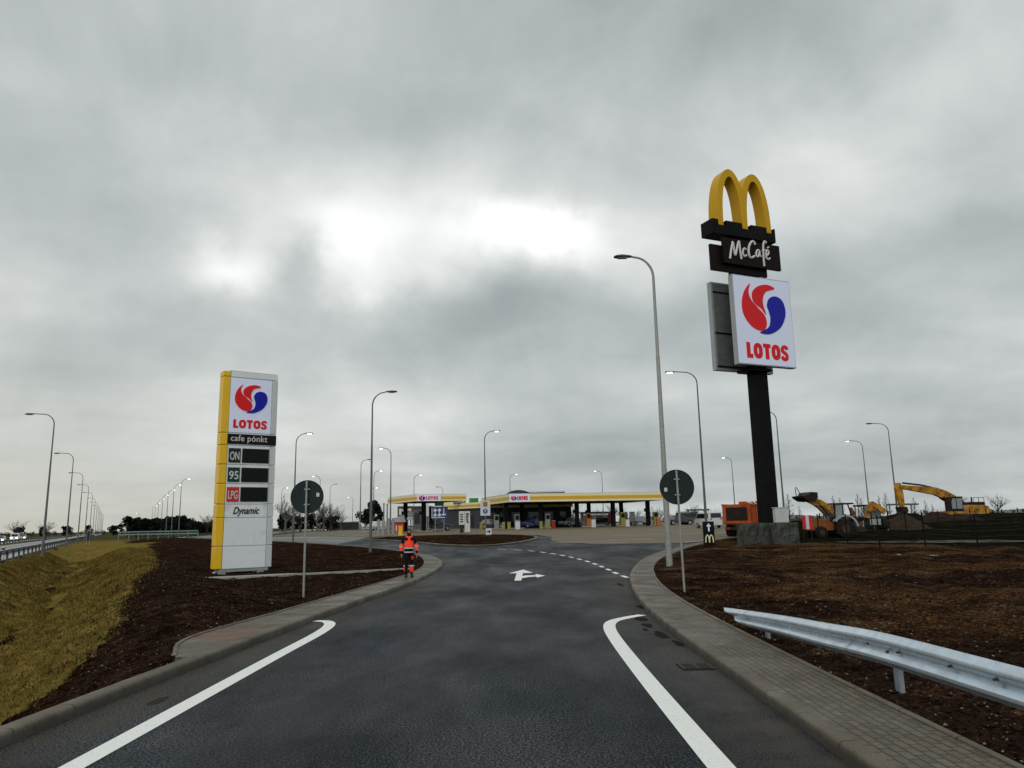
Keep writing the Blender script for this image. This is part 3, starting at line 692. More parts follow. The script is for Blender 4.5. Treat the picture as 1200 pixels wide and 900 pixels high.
def hguard(name, label, c, y0, y1, step, m, zt=.75, group=None, zg=.12):
    p0 = hwp(c, y0); t = thing(name, label, 'guard rail', (p0.x, p0.y, zg), 0, group)
    b = MB(); ys = list(np.arange(y0, y1, 4.)); pr = wprof(0, 0)
    for y in ys:
        q = hwp(c, y)-p0
        for u, h in pr: b.v.append((q.x-u*.9, q.y, zt-.31+h))
    k = len(pr); b.f = [(i*k+j, i*k+j+1, (i+1)*k+j+1, (i+1)*k+j) for i in range(len(ys)-1) for j in range(k-1)]
    b.build('beam', m, t, smooth=True)
    y = y0; n = 0; first = None
    while y < y1 and n < 95:
        q = hwp(c, y)-p0
        if first is None:
            first = MB().box(0, 0, zt/2-.1, .10, .12, zt+.1).build('post', m, t); first.location = (q.x+.08, q.y, 0)
        else:
            o = first.copy(); COL.objects.link(o); o.parent = t; o.location = (q.x+.08, q.y, 0)
        y += step; n += 1
    return t
hguard('guard_rail', 'long dark roadside crash barrier beside the near highway lane along the grass ditch', -1.4, 20, 330, 3.4, 'dull_rail', .8, 'highway crash barriers')
hguard('guard_rail', 'low crash barrier on the median between the two highway carriageways', -13.2, 40, 420, 4.0, 'dull_rail', .75, 'highway crash barriers')

# ------------------------------------------------------------------ street lamps
def lamp_proto(h, arm, r0, poleM, lit, label):
    t = thing('street_lamp', label, 'street lamp', (0, 0, 0))
    MB().box(0, 0, .02, .38, .38, .05).build('base_plate', poleM, t)
    b = MB(); b.tube([(0, 0, 0), (0, 0, h*.30), (0, 0, h*.303), (0, 0, h*.66), (0, 0, h*.663), (0, 0, h-1.0)], [r0, r0*.84, r0*.80, r0*.62, r0*.56, r0*.44], 12)
    b.build('pole', poleM, t, smooth=True)
    P = [(0, 0, h-1.0)]+[(min(1., arm*.8)*(1-math.cos(a_)), 0, h-1.0+.95*math.sin(a_)) for a_ in np.linspace(.15, PI/2-.07, 9)]
    P += [(arm, 0, h+.02)]
    MB().tube(P, [r0*.44]*5+[r0*.36]*(len(P)-5), 8).build('arm', poleM, t, smooth=True)
    hd = MB(); n = 7
    secs = [(arm-.12, .05, .05), (arm+.02, .10, .07), (arm+.3, .17, .085), (arm+.55, .16, .07), (arm+.68, .07, .04)]
    for x_, wy, hz in secs:
        hd.v += [(x_, -wy, h-.02), (x_, -wy*.7, h-.02+hz), (x_, wy*.7, h-.02+hz), (x_, wy, h-.02), (x_, wy*.7, h-.05), (x_, -wy*.7, h-.05)]
    for i in range(4):
        for k in range(6): hd.f.append((i*6+k, i*6+(k+1) % 6, (i+1)*6+(k+1) % 6, (i+1)*6+k))
    hd.f += [tuple(range(6)), tuple(range(24, 30))]
    ho = hd.build('lamp_head', 'lamp_body', t, smooth=True)
    lb = MB(); lb.box(arm+.30, 0, h-.075, .42, .24, .07 if lit else .03, bev=.02); lb.build('lens', 'lamp_lit' if lit else 'lamp_off', ho)
    return t
def lamp_at(px, py, h, hint=None):
    """distance at which a lamp of height h, foot seen at column px, tops out at row py"""
    best = None
    for Y in np.arange(18, 420, .25):
        p = wp(px, 612, Y); z = (hint if hint is not None else B(p.x, Y)+.1)
        q = prj(p.x, Y, z+h)
        e = abs(q[1]-py)
        if best is None or e < best[0]: best = (e, p.x, Y, z)
    return best[1:]
L_tall = lamp_proto(13.7, 1.05, .135, 'pale_pole_zinc', False, 'tallest galvanised street lamp, unlit, standing just behind the right round sign')
L_tall.location = (6.44, 32.3, .1); L_tall.rotation_euler.z = PI
LAMPS = [  # foot px, top py, lit, dir(+1 arm to right), height, label
 (434.5, 458, 0, 1, 11.5, 'unlit street lamp on the brown verge between the left round sign and the worker'),
 (344, 507, 1, 1, 11.5, 'lit street lamp rising behind the left round sign at the verge edge'),
 (457.5, 524, 1, -1, 11.5, 'lit street lamp at the left end of the left fuel canopy'),
 (422, 538, 0, 1, 11.5, 'thin unlit street lamp standing just left of the tall lamp on the verge'),
 (437.5, 551, 1, 1, 11.5, 'small far lit street lamp right behind the tall lamp on the verge'),
 (434, 571, 1, 1, 10, 'tiny lit street lamp low behind the tall lamp on the verge'),
 (569, 504, 1, 1, 11.5, 'lit street lamp standing on the small kerbed island in front of the shop'),
 (485, 556, 1, 1, 11, 'small lit street lamp rising above the left fuel canopy'),
 (519, 570, 0, -1, 10, 'tiny unlit lamp rising above the right end of the left fuel canopy'),
 (598.5, 555, 1, 1, 11, 'lit street lamp rising above the corner of the large fuel canopy'),
 (707.5, 551, 1, -1, 11.5, 'lit street lamp behind the long right part of the large fuel canopy'),
 (827.5, 434, 1, -1, 13.7, 'tall street lamp with its tip lit, left of the black sign column'),
 (862.5, 535, 1, -1, 11.5, 'short lit street lamp behind the orange tipper truck'),
 (920, 480, 0, -1, 12.5, 'unlit street lamp rising just right of the black sign column'),
 (1020, 515.5, 1, -1, 12, 'lit street lamp above the folded digging arm'),
 (1053, 495, 0, -1, 12, 'unlit street lamp beside the raised excavator boom'),
 (329, 571, 1, 1, 11, 'small lit street lamp close behind the right edge of the price pylon'),
 (374, 557, 1, -1, 11, 'lit street lamp showing over the top right of the left round sign'),
 (386, 567, 0, 1, 11, 'small unlit street lamp at the right rim of the left round sign'),
 (413, 582, 1, -1, 10, 'tiny lit street lamp left of the dark evergreen tree'),
 (163, 601, 1, -1, 10, 'tiny lit street lamp alone above the far dark wood'),
]
protos = {}
def get_proto(lit, h):
    k = (lit, h)
    if k not in protos:
        protos[k] = (lamp_proto(h, 1.9 if h >= 12 else 1.1, .11, 'lamp_pole_zinc', bool(lit), 'x'), [False])
    return protos[k]
def put_lamp(lit, h, loc, rz, label, group='street lamps of the service area'):
    p, used = get_proto(lit, h)
    if not used[0]:
        used[0] = True; p.location = loc; p.rotation_euler.z = rz; p['label'] = label; p['group'] = group; return p
    return dup(p, loc, rz, label, group)
L_tall['group'] = 'street lamps of the service area'
for px, py, lit, dr, h, lab in LAMPS:
    x_, y_, z_ = lamp_at(px, py, h); put_lamp(lit, h, (x_, y_, z_-.1), 0 if dr > 0 else PI, lab)
# two rows along the highway and the slip road
ORD = ['nearest', 'second nearest', 'third', 'fourth', 'fifth', 'sixth', 'seventh', 'eighth', 'ninth', 'tenth', 'eleventh', 'twelfth', 'thirteenth', 'fourteenth']
for k in range(13):
    y_ = 64+33*k; c_ = .25; p = hwp(c_, y_)
    put_lamp(0, 12, (p.x, p.y, .16), PI, f'{ORD[k]} lamp of the unlit row along the left highway barrier', 'unlit lamps along the highway barrier')
row = [(210, 560.5), (202, 567.5), (197, 573), (192, 579), (187.5, 584), (184, 591), (181, 594)]
row = [(210, 560.5), (201.5, 567.5), (195, 573.5), (189, 579.5), (184.5, 584.5), (181, 589), (178, 592.5)]
for k, (px, py) in enumerate(row):
    x_, y_, z_ = lamp_at(px, py, 11.5, .4); put_lamp(1, 11.5, (x_, y_, z_-.1), 0, f'{ORD[k]} lamp of the lit row in front of the far dark wood', 'lit lamps before the far wood')

# ------------------------------------------------------------------ round signs seen from behind
def round_sign(x, y, zc_, r, label, sticker_side, lean=0., bl=False):
    z0 = gz(x, y); t = thing('round_sign', label, 'road sign', (x, y, z0), 0, 'round road signs seen from behind')
    MB().tube([(0, 0, -.05), (lean, 0, zc_-z0+r*.96)], .031, 12).build('post', 'pale_pole_zinc', t, smooth=True)
    d = MB(); d.disc(lean*.9, -.075, zc_-z0, r, .006, 56)
    rim = [(lean*.9+r*math.cos(a_), -.075, zc_-z0+r*math.sin(a_)) for a_ in np.linspace(0, 2*PI, 49)]
    d.v = [(v[0], v[1]+.15, v[2]) for v in d.v]; do = d.build('sign_disc', 'sign_reverse', t)
    MB().tube([(p[0], .07, p[2]) for p in rim], .010, 6, False).build('rim', 'sign_reverse', do, smooth=True)
    for dz in (-.22, .22):
        b = MB(); b.box(lean*.9, .036, zc_-z0+dz, .16, .012, .035); b.tube([(lean*.9, 0, zc_-z0+dz-.02), (lean*.9, 0, zc_-z0+dz+.02)], .036, 12); b.build('clamp', 'galvanised_steel', t)
    MB().box(lean*.9+sticker_side*r*.66, .068, zc_-z0+r*.12 if sticker_side > 0 else zc_-z0-r*.14, .085, .003, .11).build('sticker', 'sticker', do)
    return t
round_sign(-6.03, 22.0, 2.93, .475, 'round traffic sign seen from its dark back, left of the road near the price pylon', 1)
round_sign(4.66, 21.5, 2.98, .485, 'round traffic sign seen from its dark back, right of the road before the tallest lamp', -1, -.03)

# ------------------------------------------------------------------ logo (two red commas, one blue) and its lettering
LOGO = dict(r1=[(-1.12, 2.84), (-1.79, 2.12), (-2.12, 1.18), (-2.01, 0.2), (-1.31, -0.63), (-0.45, -0.95), (0.15, -0.8), (0.38, -0.23), (0.20, 0.36), (-0.46, 0.92), (-1.12, 1.52), (-1.33, 2.16)],
            r2=[(1.55, 2.66), (0.75, 2.92), (-0.25, 2.7), (-0.89, 2.2), (-0.98, 1.64), (-0.7, 1.2), (-0.14, 0.9), (0.38, 0.42), (0.18, 1.07), (0.16, 1.67), (0.55, 2.3)],
            bl=[(-0.42, -1.10), (0.66, -1.15), (1.84, -0.54), (2.47, 0.42), (2.51, 1.25), (2.17, 1.84), (1.47, 2.03), (0.84, 1.77), (0.56, 1.19), (0.72, 0.69), (0.82, 0.1), (0.55, -0.6)])
def logo(parent, cx, y, cz, k, kx=1., depth=.03):
    for nm, key, m in (('red_emblem', 'r1', 'logo_red'), ('red_emblem', 'r2', 'logo_red'), ('blue_emblem', 'bl', 'logo_blue')):
        P = LOGO[key]; C = crom([(p[0], p[1]) for p in P], True, 5)
        MB().prism([(cx+(q.x-.2)*k*kx, cz+(q.y-.9)*k) for q in C], y-depth, y).build(nm, m, parent)

def block_word(h, width, y0=0., dep=.02):
    b = MB(); gap = .11*h; ws = [.50, .74, .62, .74, .60]; tot = sum(ws)+.07*4; kx = width/tot; x = -width/2
    def ribbon_(P, wd, closed=False):
        n = len(P); L = []; Rr = []
        for i in range(n):
            t = (P[(i+1) % n]-P[i-1]) if closed else (P[min(i+1, n-1)]-P[max(i-1, 0)]); t.normalize(); nr = Vector((-t.y, t.x))*wd/2; L.append(P[i]+nr); Rr.append(P[i]-nr)
        o = len(b.v)
        for q, r_ in zip(L, Rr): b.v += [(q.x, y0-dep, q.y), (r_.x, y0-dep, r_.y), (q.x, y0, q.y), (r_.x, y0, r_.y)]
        for i in range(n if closed else n-1):
            a_, c_ = o+i*4, o+((i+1) % n)*4; b.f += [(a_, a_+1, c_+1, c_), (a_+2, c_+2, c_+3, a_+3), (a_, c_, c_+2, a_+2), (a_+1, a_+3, c_+3, c_+1)]
        if not closed: b.f += [(o, o+2, o+3, o+1), (o+(n-1)*4, o+(n-1)*4+1, o+(n-1)*4+3, o+(n-1)*4+2)]
    for ch, w_ in zip('LOTOS', ws):
        W = w_*kx; st = .29*h
        if ch == 'L': b.span(x, x+st, y0-dep, y0, 0, h); b.span(x+st, x+W, y0-dep, y0, 0, st*.9)
        if ch == 'T': b.span(x, x+W, y0-dep, y0, h-st*.9, h); b.span(x+W/2-st/2, x+W/2+st/2, y0-dep, y0, 0, h-st*.9)
        if ch == 'O':
            rx, rz_ = W/2-st/2, h/2-st/2
            ribbon_([Vector((x+W/2+rx*abs(math.cos(a_))**.75*math.copysign(1, math.cos(a_)), h/2+rz_*abs(math.sin(a_))**.75*math.copysign(1, math.sin(a_)))) for a_ in np.linspace(0, 2*PI, 29)[:-1]], st, True)
        if ch == 'S':
            s_ = st*.45; P = [(.92, .74), (.80, .86), (.5, .90), (.20, .80), (.18, .64), (.38, .55), (.65, .46), (.82, .34), (.78, .16), (.5, .10), (.2, .14), (.06, .28)]
            ribbon_([Vector((x+W*(.04+.92*q.x), h*q.y)) for q in crom(P, step=4)], st*.86)
        x += W+.07*kx
    return b
# price pylon
TH = .62
t = thing('price_pylon', 'tall white fuel price pylon with a yellow left edge standing on the brown verge', 'sign pylon', (-12.95, 36.6, .02), TH)
W2, Hh, Z0 = 1.345, 9.46, .19; ZT = Z0+Hh; XY = -W2+.36; XR = W2-.30
fx = lambda f: -W2+2*W2*f
b = MB(); b.span(-W2+.12, W2-.06, .02, .55, Z0+.02, ZT-.06, bev=.04); b.build('core', 'cladding_edge', t)
rows = [0, .115, .262, .32, .413, .507, .603, .70, .955, .985, 1.0]      # seams as fractions of the height
seams = [0, .108, .245, .321, .422, .518, .617, .681, .967, 1.0]
fr = [0, .111, .251, .318, .421, .518, .616, .679, .970, 1.0]
def fz(u): return Z0+Hh*u
pyy = MB(); pw_ = MB(); pe = MB(); g_ = .012
for i in range(len(fr)-1):
    z0_, z1_ = fz(fr[i])+g_, fz(fr[i+1])-g_
    pyy.span(-W2, XY-g_, -.05, .57, z0_, z1_, bev=.03)
    if i < 8: pe.span(XR+g_, W2, -.03, .57, z0_, z1_, bev=.03)
    if i in (7,): continue
    pw_ = MB(); pw_.span(XY+g_, XR-g_ if i < 8 else W2-.02, -.04 if i < 8 else -.03, .02, z0_, z1_, bev=.012)
    pw_.build('front_panel', 'cladding_white', t)
pyy.build('yellow_cladding', 'cladding_yellow', t); pe.build('edge_cladding', 'cladding_edge', t)
# rounded crown
b = MB(); b.tube([(-W2+.1, .26, ZT-.02), (W2-.1, .26, ZT-.02)], .0, 6) if 0 else None
b.span(XY-.05, W2-.05, .0, .54, ZT-.02, ZT+.05, bev=.03); b.build('crown', 'roof_white', t)
lp = MB().span(XY+g_, XR-g_, -.04, .02, fz(.683), fz(.966)).build('light_panel', 'sign_white', t)
MB().span(XY+.03, XR-.03, -.047, -.035, fz(.69), fz(.962)).build('panel_face', 'sign_white', lp)
cxp = (XY+XR)/2; logo(t, cxp, -.05, fz(.862), .345, .98); 
moved(block_word(.42, 1.62), cxp, -.05, fz(.705)).build('lettering', 'logo_red', t)
bk_ = MB().span(XY-.03, W2-.01, -.075, .0, fz(.623), fz(.674)).build('cafe_board', 'gloss_black', t)
moved(text('cafe p\u00f3nkt', .30, 1.75, .006, .012, space=1.05), cxp-.02, -.085, fz(.638)).build('lettering', 'white_lettering', bk_)
for nm, txt_, m, lo in (('fuel_tile', 'ON', 'display_teal', .528), ('fuel_tile', '95', 'display_green', .430), ('fuel_tile', 'LPG', 'panel_red', .331)):
    q = MB().span(XY+.06, XY+.62, -.07, -.03, fz(lo), fz(lo+.073)).build(nm, m, t)
    moved(text(txt_, .40, .44, .012, .012), XY+.34, -.08, fz(lo+.014)).build('lettering', 'white_lettering', q)
    MB().span(XY+.70, XR-.04, -.07, -.03, fz(lo), fz(lo+.073)).build('price_display', 'gloss_black', t)
moved(text('Dynamic', .34, 1.25, .015, .012, shear=.35), cxp, -.055, fz(.270)).build('lettering', 'gloss_black', t)
b = MB(); b.span(-W2+.25, W2-.15, .0, .5, .06, Z0+.01); b.build('plinth_beam', 'sign_frame', t)
for x_ in (-.95, .85):
    b = MB(); b.span(x_-.18, x_+.18, .02, .48, -.12, .17); b.box(x_-.26, .25, .06, .2, .3, .06, ry=-.6); b.box(x_+.26, .25, .06, .2, .3, .06, ry=.6); b.build('foot', 'sign_frame', t)
# concrete strip the pylon stands by
b = MB(); P = [Vector((-12.9, 29.2)), Vector((-11.4, 31.6)), Vector((-9.9, 32.6)), Vector((-7, 33.3)), Vector((-4.5, 34.0))]; P = [Vector(p) for p in [(-13.1, 30.1), (-11, 31.1), (-9, 32.0), (-7, 33.0), (-4.7, 34.2)]]
P = dense(P, .5)
for i, p in enumerate(P):
    wd = .42 if i < 8 else .13
    for q in (Vector((p.x, p.y+wd)), Vector((p.x, p.y-wd))): b.v.append((q.x, q.y, B(q.x, q.y)+.19))
for i in range(len(P)-1): b.f.append((2*i, 2*i+1, 2*i+3, 2*i+2))
n_ = len(b.v); b.v += [(x, y, z-.2) for x, y, z in b.v]; 
for i in range(len(P)-1): b.f += [(2*i+1, 2*i+1+n_, 2*i+3+n_, 2*i+3), (2*i, 2*i+2, 2*i+2+n_, 2*i+n_)]
struct(b.build('concrete_strip', 'slab_concrete'))

# ------------------------------------------------------------------ tall two-company pylon
TP = .42; ox, oy = 17.22, 52.88; z0 = gz(ox, oy)
t = thing('restaurant_pylon', 'very tall black column carrying yellow arches, a brown board and white light boxes', 'sign pylon', (ox, oy, 0), TP)
MB().span(-.05, .97, -.5, .5, z0-.3, 22.6, bev=.04).build('column', 'black_steel', t)
# arches
def arch_pts(w, h, n=22):               # one tall loop, legs curving in to the apex
    o = []
    for k in range(n+1):
        a_ = PI*k/n; o.append((-w*math.cos(a_), h*math.sin(a_)**.82))
    return o
def arch_loop(cx, wo, ho, wi, hi, zb, dy0, dy1, zl=0.):
    b = MB(); A1 = arch_pts(wo, ho); A2 = arch_pts(wi, hi); n = len(A1)
    for (x1, z1), (x2, z2) in zip(A1, A2):
        for x_, z_ in ((x1, z1), (x2, z2)):
            for y_ in (dy0, dy1): b.v.append((cx+x_, y_, zb+z_))
    for i in range(n-1):
        a_, c_ = i*4, (i+1)*4
        b.f += [(a_, c_, c_+2, a_+2), (a_+1, a_+3, c_+3, c_+1), (a_, a_+1, c_+1, c_), (a_+2, c_+2, c_+3, a_+3)]
    b.f += [(0, 2, 3, 1), ((n-1)*4, (n-1)*4+1, (n-1)*4+3, (n-1)*4+2)]
    return b
b = MB()
for cx, y0_ in ((-1.12, -.50), (1.12, -.502)):
    q = arch_loop(cx, 1.38 if cx < 0 else 1.382, 4.58, .86, 4.0, 23.02, y0_, y0_+.98 if cx < 0 else y0_+.984); b.add(q.v, q.f)
b.build('yellow_arches', 'arch_yellow', t, smooth=True)
b = MB(); b.span(-3.15, 2.68, -.68, .62, 22.3, 22.98)
for x0_, x1_ in ((-3.15, -2.60), (-1.90, -.42), (.42, 1.88), (2.56, 2.68)): b.span(x0_, x1_, -.68, .62, 22.98, 23.38)
b.span(-2.60, 2.56, .50, .618, 22.98, 23.3)
b.build('arch_base', 'black_steel', t)
f_ = MB().span(-2.62, 2.62, -1.02, -.82, 19.98, 21.9).build('name_board', 'dark_board', t)
k_ = MB().span(-3.5, 1.55, -.70, -.5, 19.45, 21.38).build('rear_board', 'dark_board', t)
MB().span(-1.1, .1, -.45, .4, 19.3, 22.3).build('board_bracket', 'black_steel', t)
# hand-lettered name: strokes as tubes
def stroke(b, P, r): b.tube([(x, -1.05, z) for x, z in [(q.x, q.y) for q in crom(P, step=4)]], r, 7)
b = MB()
def S(P, r=.085): stroke(b, [(x*.455-2.12, 20.30+z*.50) for x, z in P], r)
S([(0.0, .0), (.35, 1.3), (.72, 2.45), (.82, 2.5), (.95, 1.4), (1.08, .75), (1.2, .8), (1.6, 1.9), (1.95, 2.75), (2.1, 2.7), (2.15, 1.5), (2.3, .2)])
S([(3.35, 1.75), (3.1, 1.95), (2.75, 1.6), (2.7, 1.0), (2.95, .7), (3.4, .95)], .075)
S([(5.3, 2.75), (5.15, 3.1), (4.75, 3.2), (4.1, 2.5), (3.85, 1.5), (4.05, .75), (4.5, .7), (5.0, 1.0)], .09)
S([(6.1, 1.9), (5.75, 2.0), (5.4, 1.5), (5.45, 1.0), (5.8, 1.05), (6.15, 1.8)], .075); S([(6.15, 1.85), (6.12, 1.2), (6.4, 1.1)], .07)
S([(7.65, 3.3), (7.4, 3.55), (7.05, 3.1), (6.9, 2.0), (6.85, .8), (6.85, -.35)], .08); S([(6.6, 2.0), (7.4, 2.2)], .06)
S([(7.55, 1.35), (7.95, 1.7), (8.0, 2.1), (7.7, 2.2), (7.45, 1.7), (7.45, 1.05), (7.8, .8), (8.2, 1.05)], .07); S([(7.75, 2.55), (8.15, 2.75)], .06)
b.build('script_lettering', 'white_lettering', f_, smooth=True)
def light_box(y0_, cz, W, Hb, D, front, label):
    bx = MB(); x_ = W/2; z_ = Hb/2
    fr_ = MB(); fr_.span(-x_, x_, y0_, y0_+D, cz-z_, cz+z_)
    return fr_
bc = .42+.0                              # box centre sideways
sx0 = .24
box1 = MB().span(sx0-2.61-.0, sx0+2.61, -1.40, -.985, 15.81-3.235, 15.81+3.235).build('front_light_box', 'sign_frame', t)
MB().span(sx0-2.56, sx0+2.56, -1.425, -1.395, 15.81-3.17, 15.81+3.17).build('sign_face', 'sign_white', box1)
MB().span(sx0-2.58, sx0+2.58, -1.0, -.96, 15.81-3.2, 15.81+3.2).build('back_panel', 'sign_back', box1)
LOGO_P = box1
logo(box1, sx0+.02, -1.43, 16.75, .90, .94)
moved(block_word(1.12, 3.75), sx0+.05, -1.43, 13.05).build('lettering', 'logo_red', box1)
b2x = -.05
box2 = MB().span(b2x-2.61, b2x+2.61, .60, 1.0, 15.81-3.3, 15.81+3.235).build('rear_light_box', 'sign_frame', t)
MB().span(b2x-2.45, b2x+2.45, .57, .60, 15.81-3.1, 15.81+3.1).build('back_panel', 'sign_back', box2)
b = MB(); b.span(b2x-2.5, b2x+2.5, .50, .57, 18.25, 18.33); b.span(b2x-2.5, b2x+2.5, .50, .57, 15.2, 15.28); b.span(b2x-2.5, b2x+2.5, .50, .57, 12.75, 12.83)
b.build('frame_bar', 'black_steel', box2)
MB().span(b2x-2.56, b2x+2.56, 1.0, 1.03, 15.81-3.17, 15.81+3.17).build('sign_face', 'sign_white', box2)
b = MB(); b.span(-.9, .9, -.98, .52, 12.3, 12.5); b.span(-.9, .9, -.98, .52, 18.6, 18.8); b.build('box_bracket', 'black_steel', t)

# concrete blocks round its foot
zt_ = 2.05
bl0 = None
for i, (pa, pb, lab) in enumerate([(874, 893, 'left stained concrete block at the foot of the black column'), (893.5, 905.5, 'narrow middle concrete block at the foot of the black column'), (906, 937, 'wide right concrete block under the white cabinet')]):
    A_ = wp(pa, 627, 50.9); B_ = wp(pb, 627, 51.5); c_ = (A_+B_)/2; g = gz(c_.x, c_.y); top = wp(900, 613, 51).z
    ln = math.hypot(B_.x-A_.x, B_.y-A_.y); an = math.atan2(B_.y-A_.y, B_.x-A_.x)
    b = MB(); b.box(0, .45, (top-g)/2-.05, ln-.03, .9, top-g+.1, bev=.03); b.box(0, .45, top-g+.015, ln*.35, .1, .03)
    o = b.build('concrete_block', 'plinth_concrete'); o.location = (c_.x, c_.y, g); o.rotation_euler.z = an; tag(o, lab, 'concrete block', 'concrete blocks at the sign column')
c_ = wp(915, 605, 51.6); g = wp(915, 613, 51.6).z
t = thing('electrical_cabinet', 'pale grey electrical cabinet standing on the right concrete block', 'cabinet', (c_.x, c_.y, g+.035), .1)
MB().span(-.46, .46, -.2, .2, 0, .98, bev=.02).build('cabinet_body', 'cabinet_white', t)
MB().span(-.50, .50, -.24, .24, .98, 1.02).build('cabinet_lid', 'cabinet_white', t)
for s in (-1, 1): MB().span(min(s*.44, s*.01), max(s*.44, s*.01), -.215, -.2, .05, .94).build('cabinet_door', 'cabinet_white', t)

# ------------------------------------------------------------------ direction post with small arches
p = wp(831.5, 640, 50.5); g = gz(p.x, p.y)
t = thing('direction_post', 'small black direction post with a white arrow over small arches by the kerb', 'direction sign', (p.x, p.y, g-.05), -.05)
MB().span(-.36, .36, -.12, .12, .05, 1.62, bev=.03).build('sign_body', 'gloss_black', t)
MB().span(-.38, .38, -.14, .14, 0, .12).build('foot', 'black_steel', t)
b = MB(); b.prism([(-.05, .98), (.05, .98), (.05, 1.30), (.16, 1.30), (0, 1.50), (-.16, 1.30), (-.05, 1.30)], -.135, -.12); b.build('arrow', 'sign_white', t)
b = MB()
for cx in (-.125, .125):
    q = arch_loop(cx, .155, .52, .085, .44, .26, -.137 if cx < 0 else -.138, -.12); b.add(q.v, q.f)
b.build('arch_mark', 'fascia_cream', t)

# ------------------------------------------------------------------ foreground crash barrier on the right
t = thing('crash_barrier', 'bright galvanised crash barrier with sloping end in the right foreground', 'guard rail', (4.25, 9.0, 0))
path = [(4.20, -4, .80, 1), (4.20, 2, .80, 1), (4.18, 5, .80, 1.0), (4.16, 7, .78, 1.02), (4.14, 9, .74, 1.04), (4.10, 10.5, .66, 1.0), (4.06, 12, .58, .92), (4.00, 13.1, .50, .80), (3.96, 13.75, .45, .70)]
cp = crom([Vector((x, y, z)) for x, y, z, s in path], step=8); sc_ = crom([Vector((s, 0, 0)) for *_, s in path], step=8)
b = MB(); pr = wprof(0, 0); pr = [(u, h) for u, h in pr]; k = len(pr)
fine_pr = [Vector(q) for q in [(0, 0), (.022, .004), (.028, .014), (.076, .052), (.08, .062), (.08, .082), (.074, .092), (.012, .136), (.004, .146), (.004, .164), (.012, .174), (.074, .218), (.08, .228), (.08, .248), (.076, .258), (.028, .296), (.022, .306), (0, .31)]]; k = len(fine_pr)
for p_, s_ in zip(cp, sc_):
    e_ = float(ss(12.0, 13.7, p_.y))
    for q in fine_pr: b.v.append((p_.x-4.25-q.x*min(1, s_.x+.1)+.03, p_.y-9.0+1.25*e_*(q.y/.31), -.07*e_*(q.y/.31)+p_.z+(q.y-.31)*s_.x*1.08))
n_ = len(cp); b.f = [(i*k+j, i*k+j+1, (i+1)*k+j+1, (i+1)*k+j) for i in range(n_-1) for j in range(k-1)]
o = b.build('beam', 'rail_zinc', t, smooth='all', fix=False); o.data.set_sharp_from_angle(angle=R(28))
md = o.modifiers.new('thick', 'SOLIDIFY'); md.thickness = .006; md.offset = 0
for y_ in (8.85, 4.85, .85, 12.85):
    zt2 = {8.85: .70, 4.85: .78, .85: .78, 12.85: .38}[y_]
    b = MB(); x_ = 4.155-4.25+.07
    if y_ == 12.85: x_ = 4.0-4.25+.08
    b.span(x_, x_+.008, y_-9-.055, y_-9+.055, -.3, zt2-.06); b.span(x_, x_+.05, y_-9-.061, y_-9-.055, -.3, zt2-.06); b.span(x_, x_+.05, y_-9+.055, y_-9+.061, -.3, zt2-.06)
    po = b.build('post', 'rail_zinc', t)
    q = MB(); q.tube([(x_-.06, y_-9, zt2-.155), (x_-.085, y_-9, zt2-.155)], .022, 8); q.build('bolt', 'lamp_body', po)
bh = MB()
for y_, z_ in [(8.6, .585), (9.3, .575), (9.75, .56), (7.6, .62), (6.9, .635), (6.2, .645), (10.6, .505), (11.2, .46), (5.6, .65)]:
    bh.tube([(4.15-4.25-.005+.03, y_-9, z_), (4.15-4.25-.02, y_-9, z_)], .012, 6)
for y_, z_ in [(8.6, .705), (9.0, .70), (9.3, .695)]: bh.box(4.15-4.25-.02, y_-9, z_, .012, .05, .02)
bh.build('splice_bolt', 'lamp_body', t)

# ------------------------------------------------------------------ generic loaders: fence, stakes
def fence_line(P, label):
    p0 = P[0]; t = thing('wire_fence', label, 'fence', (p0[0], p0[1], 0)); f0 = None; tops = []
    for x_, y_ in P:
        g = gz(x_, y_)
        if f0 is None: f0 = MB().box(0, 0, .9, .06, .06, 2.0).build('post', 'black_steel', t); o = f0
        else: o = f0.copy(); COL.objects.link(o); o.parent = t
        o.location = (x_-p0[0], y_-p0[1], g); tops.append((x_-p0[0], y_-p0[1], g))
    b = MB()
    for h in (.12, .35, .7, 1.0, 1.35, 1.7, 1.85): b.tube([(x_, y_, g+h) for x_, y_, g in tops], .006, 4)
    b.build('wire', 'wire', t); return t
fence_line([(20.2, 51.0), (20.9, 48.3), (21.8, 46.0), (23.4, 43.9), (25.0, 41.6), (26.9, 39.9), (29.0, 38.0), (31.2, 36.2)], 'wire fence with thin dark posts in front of the diggers')

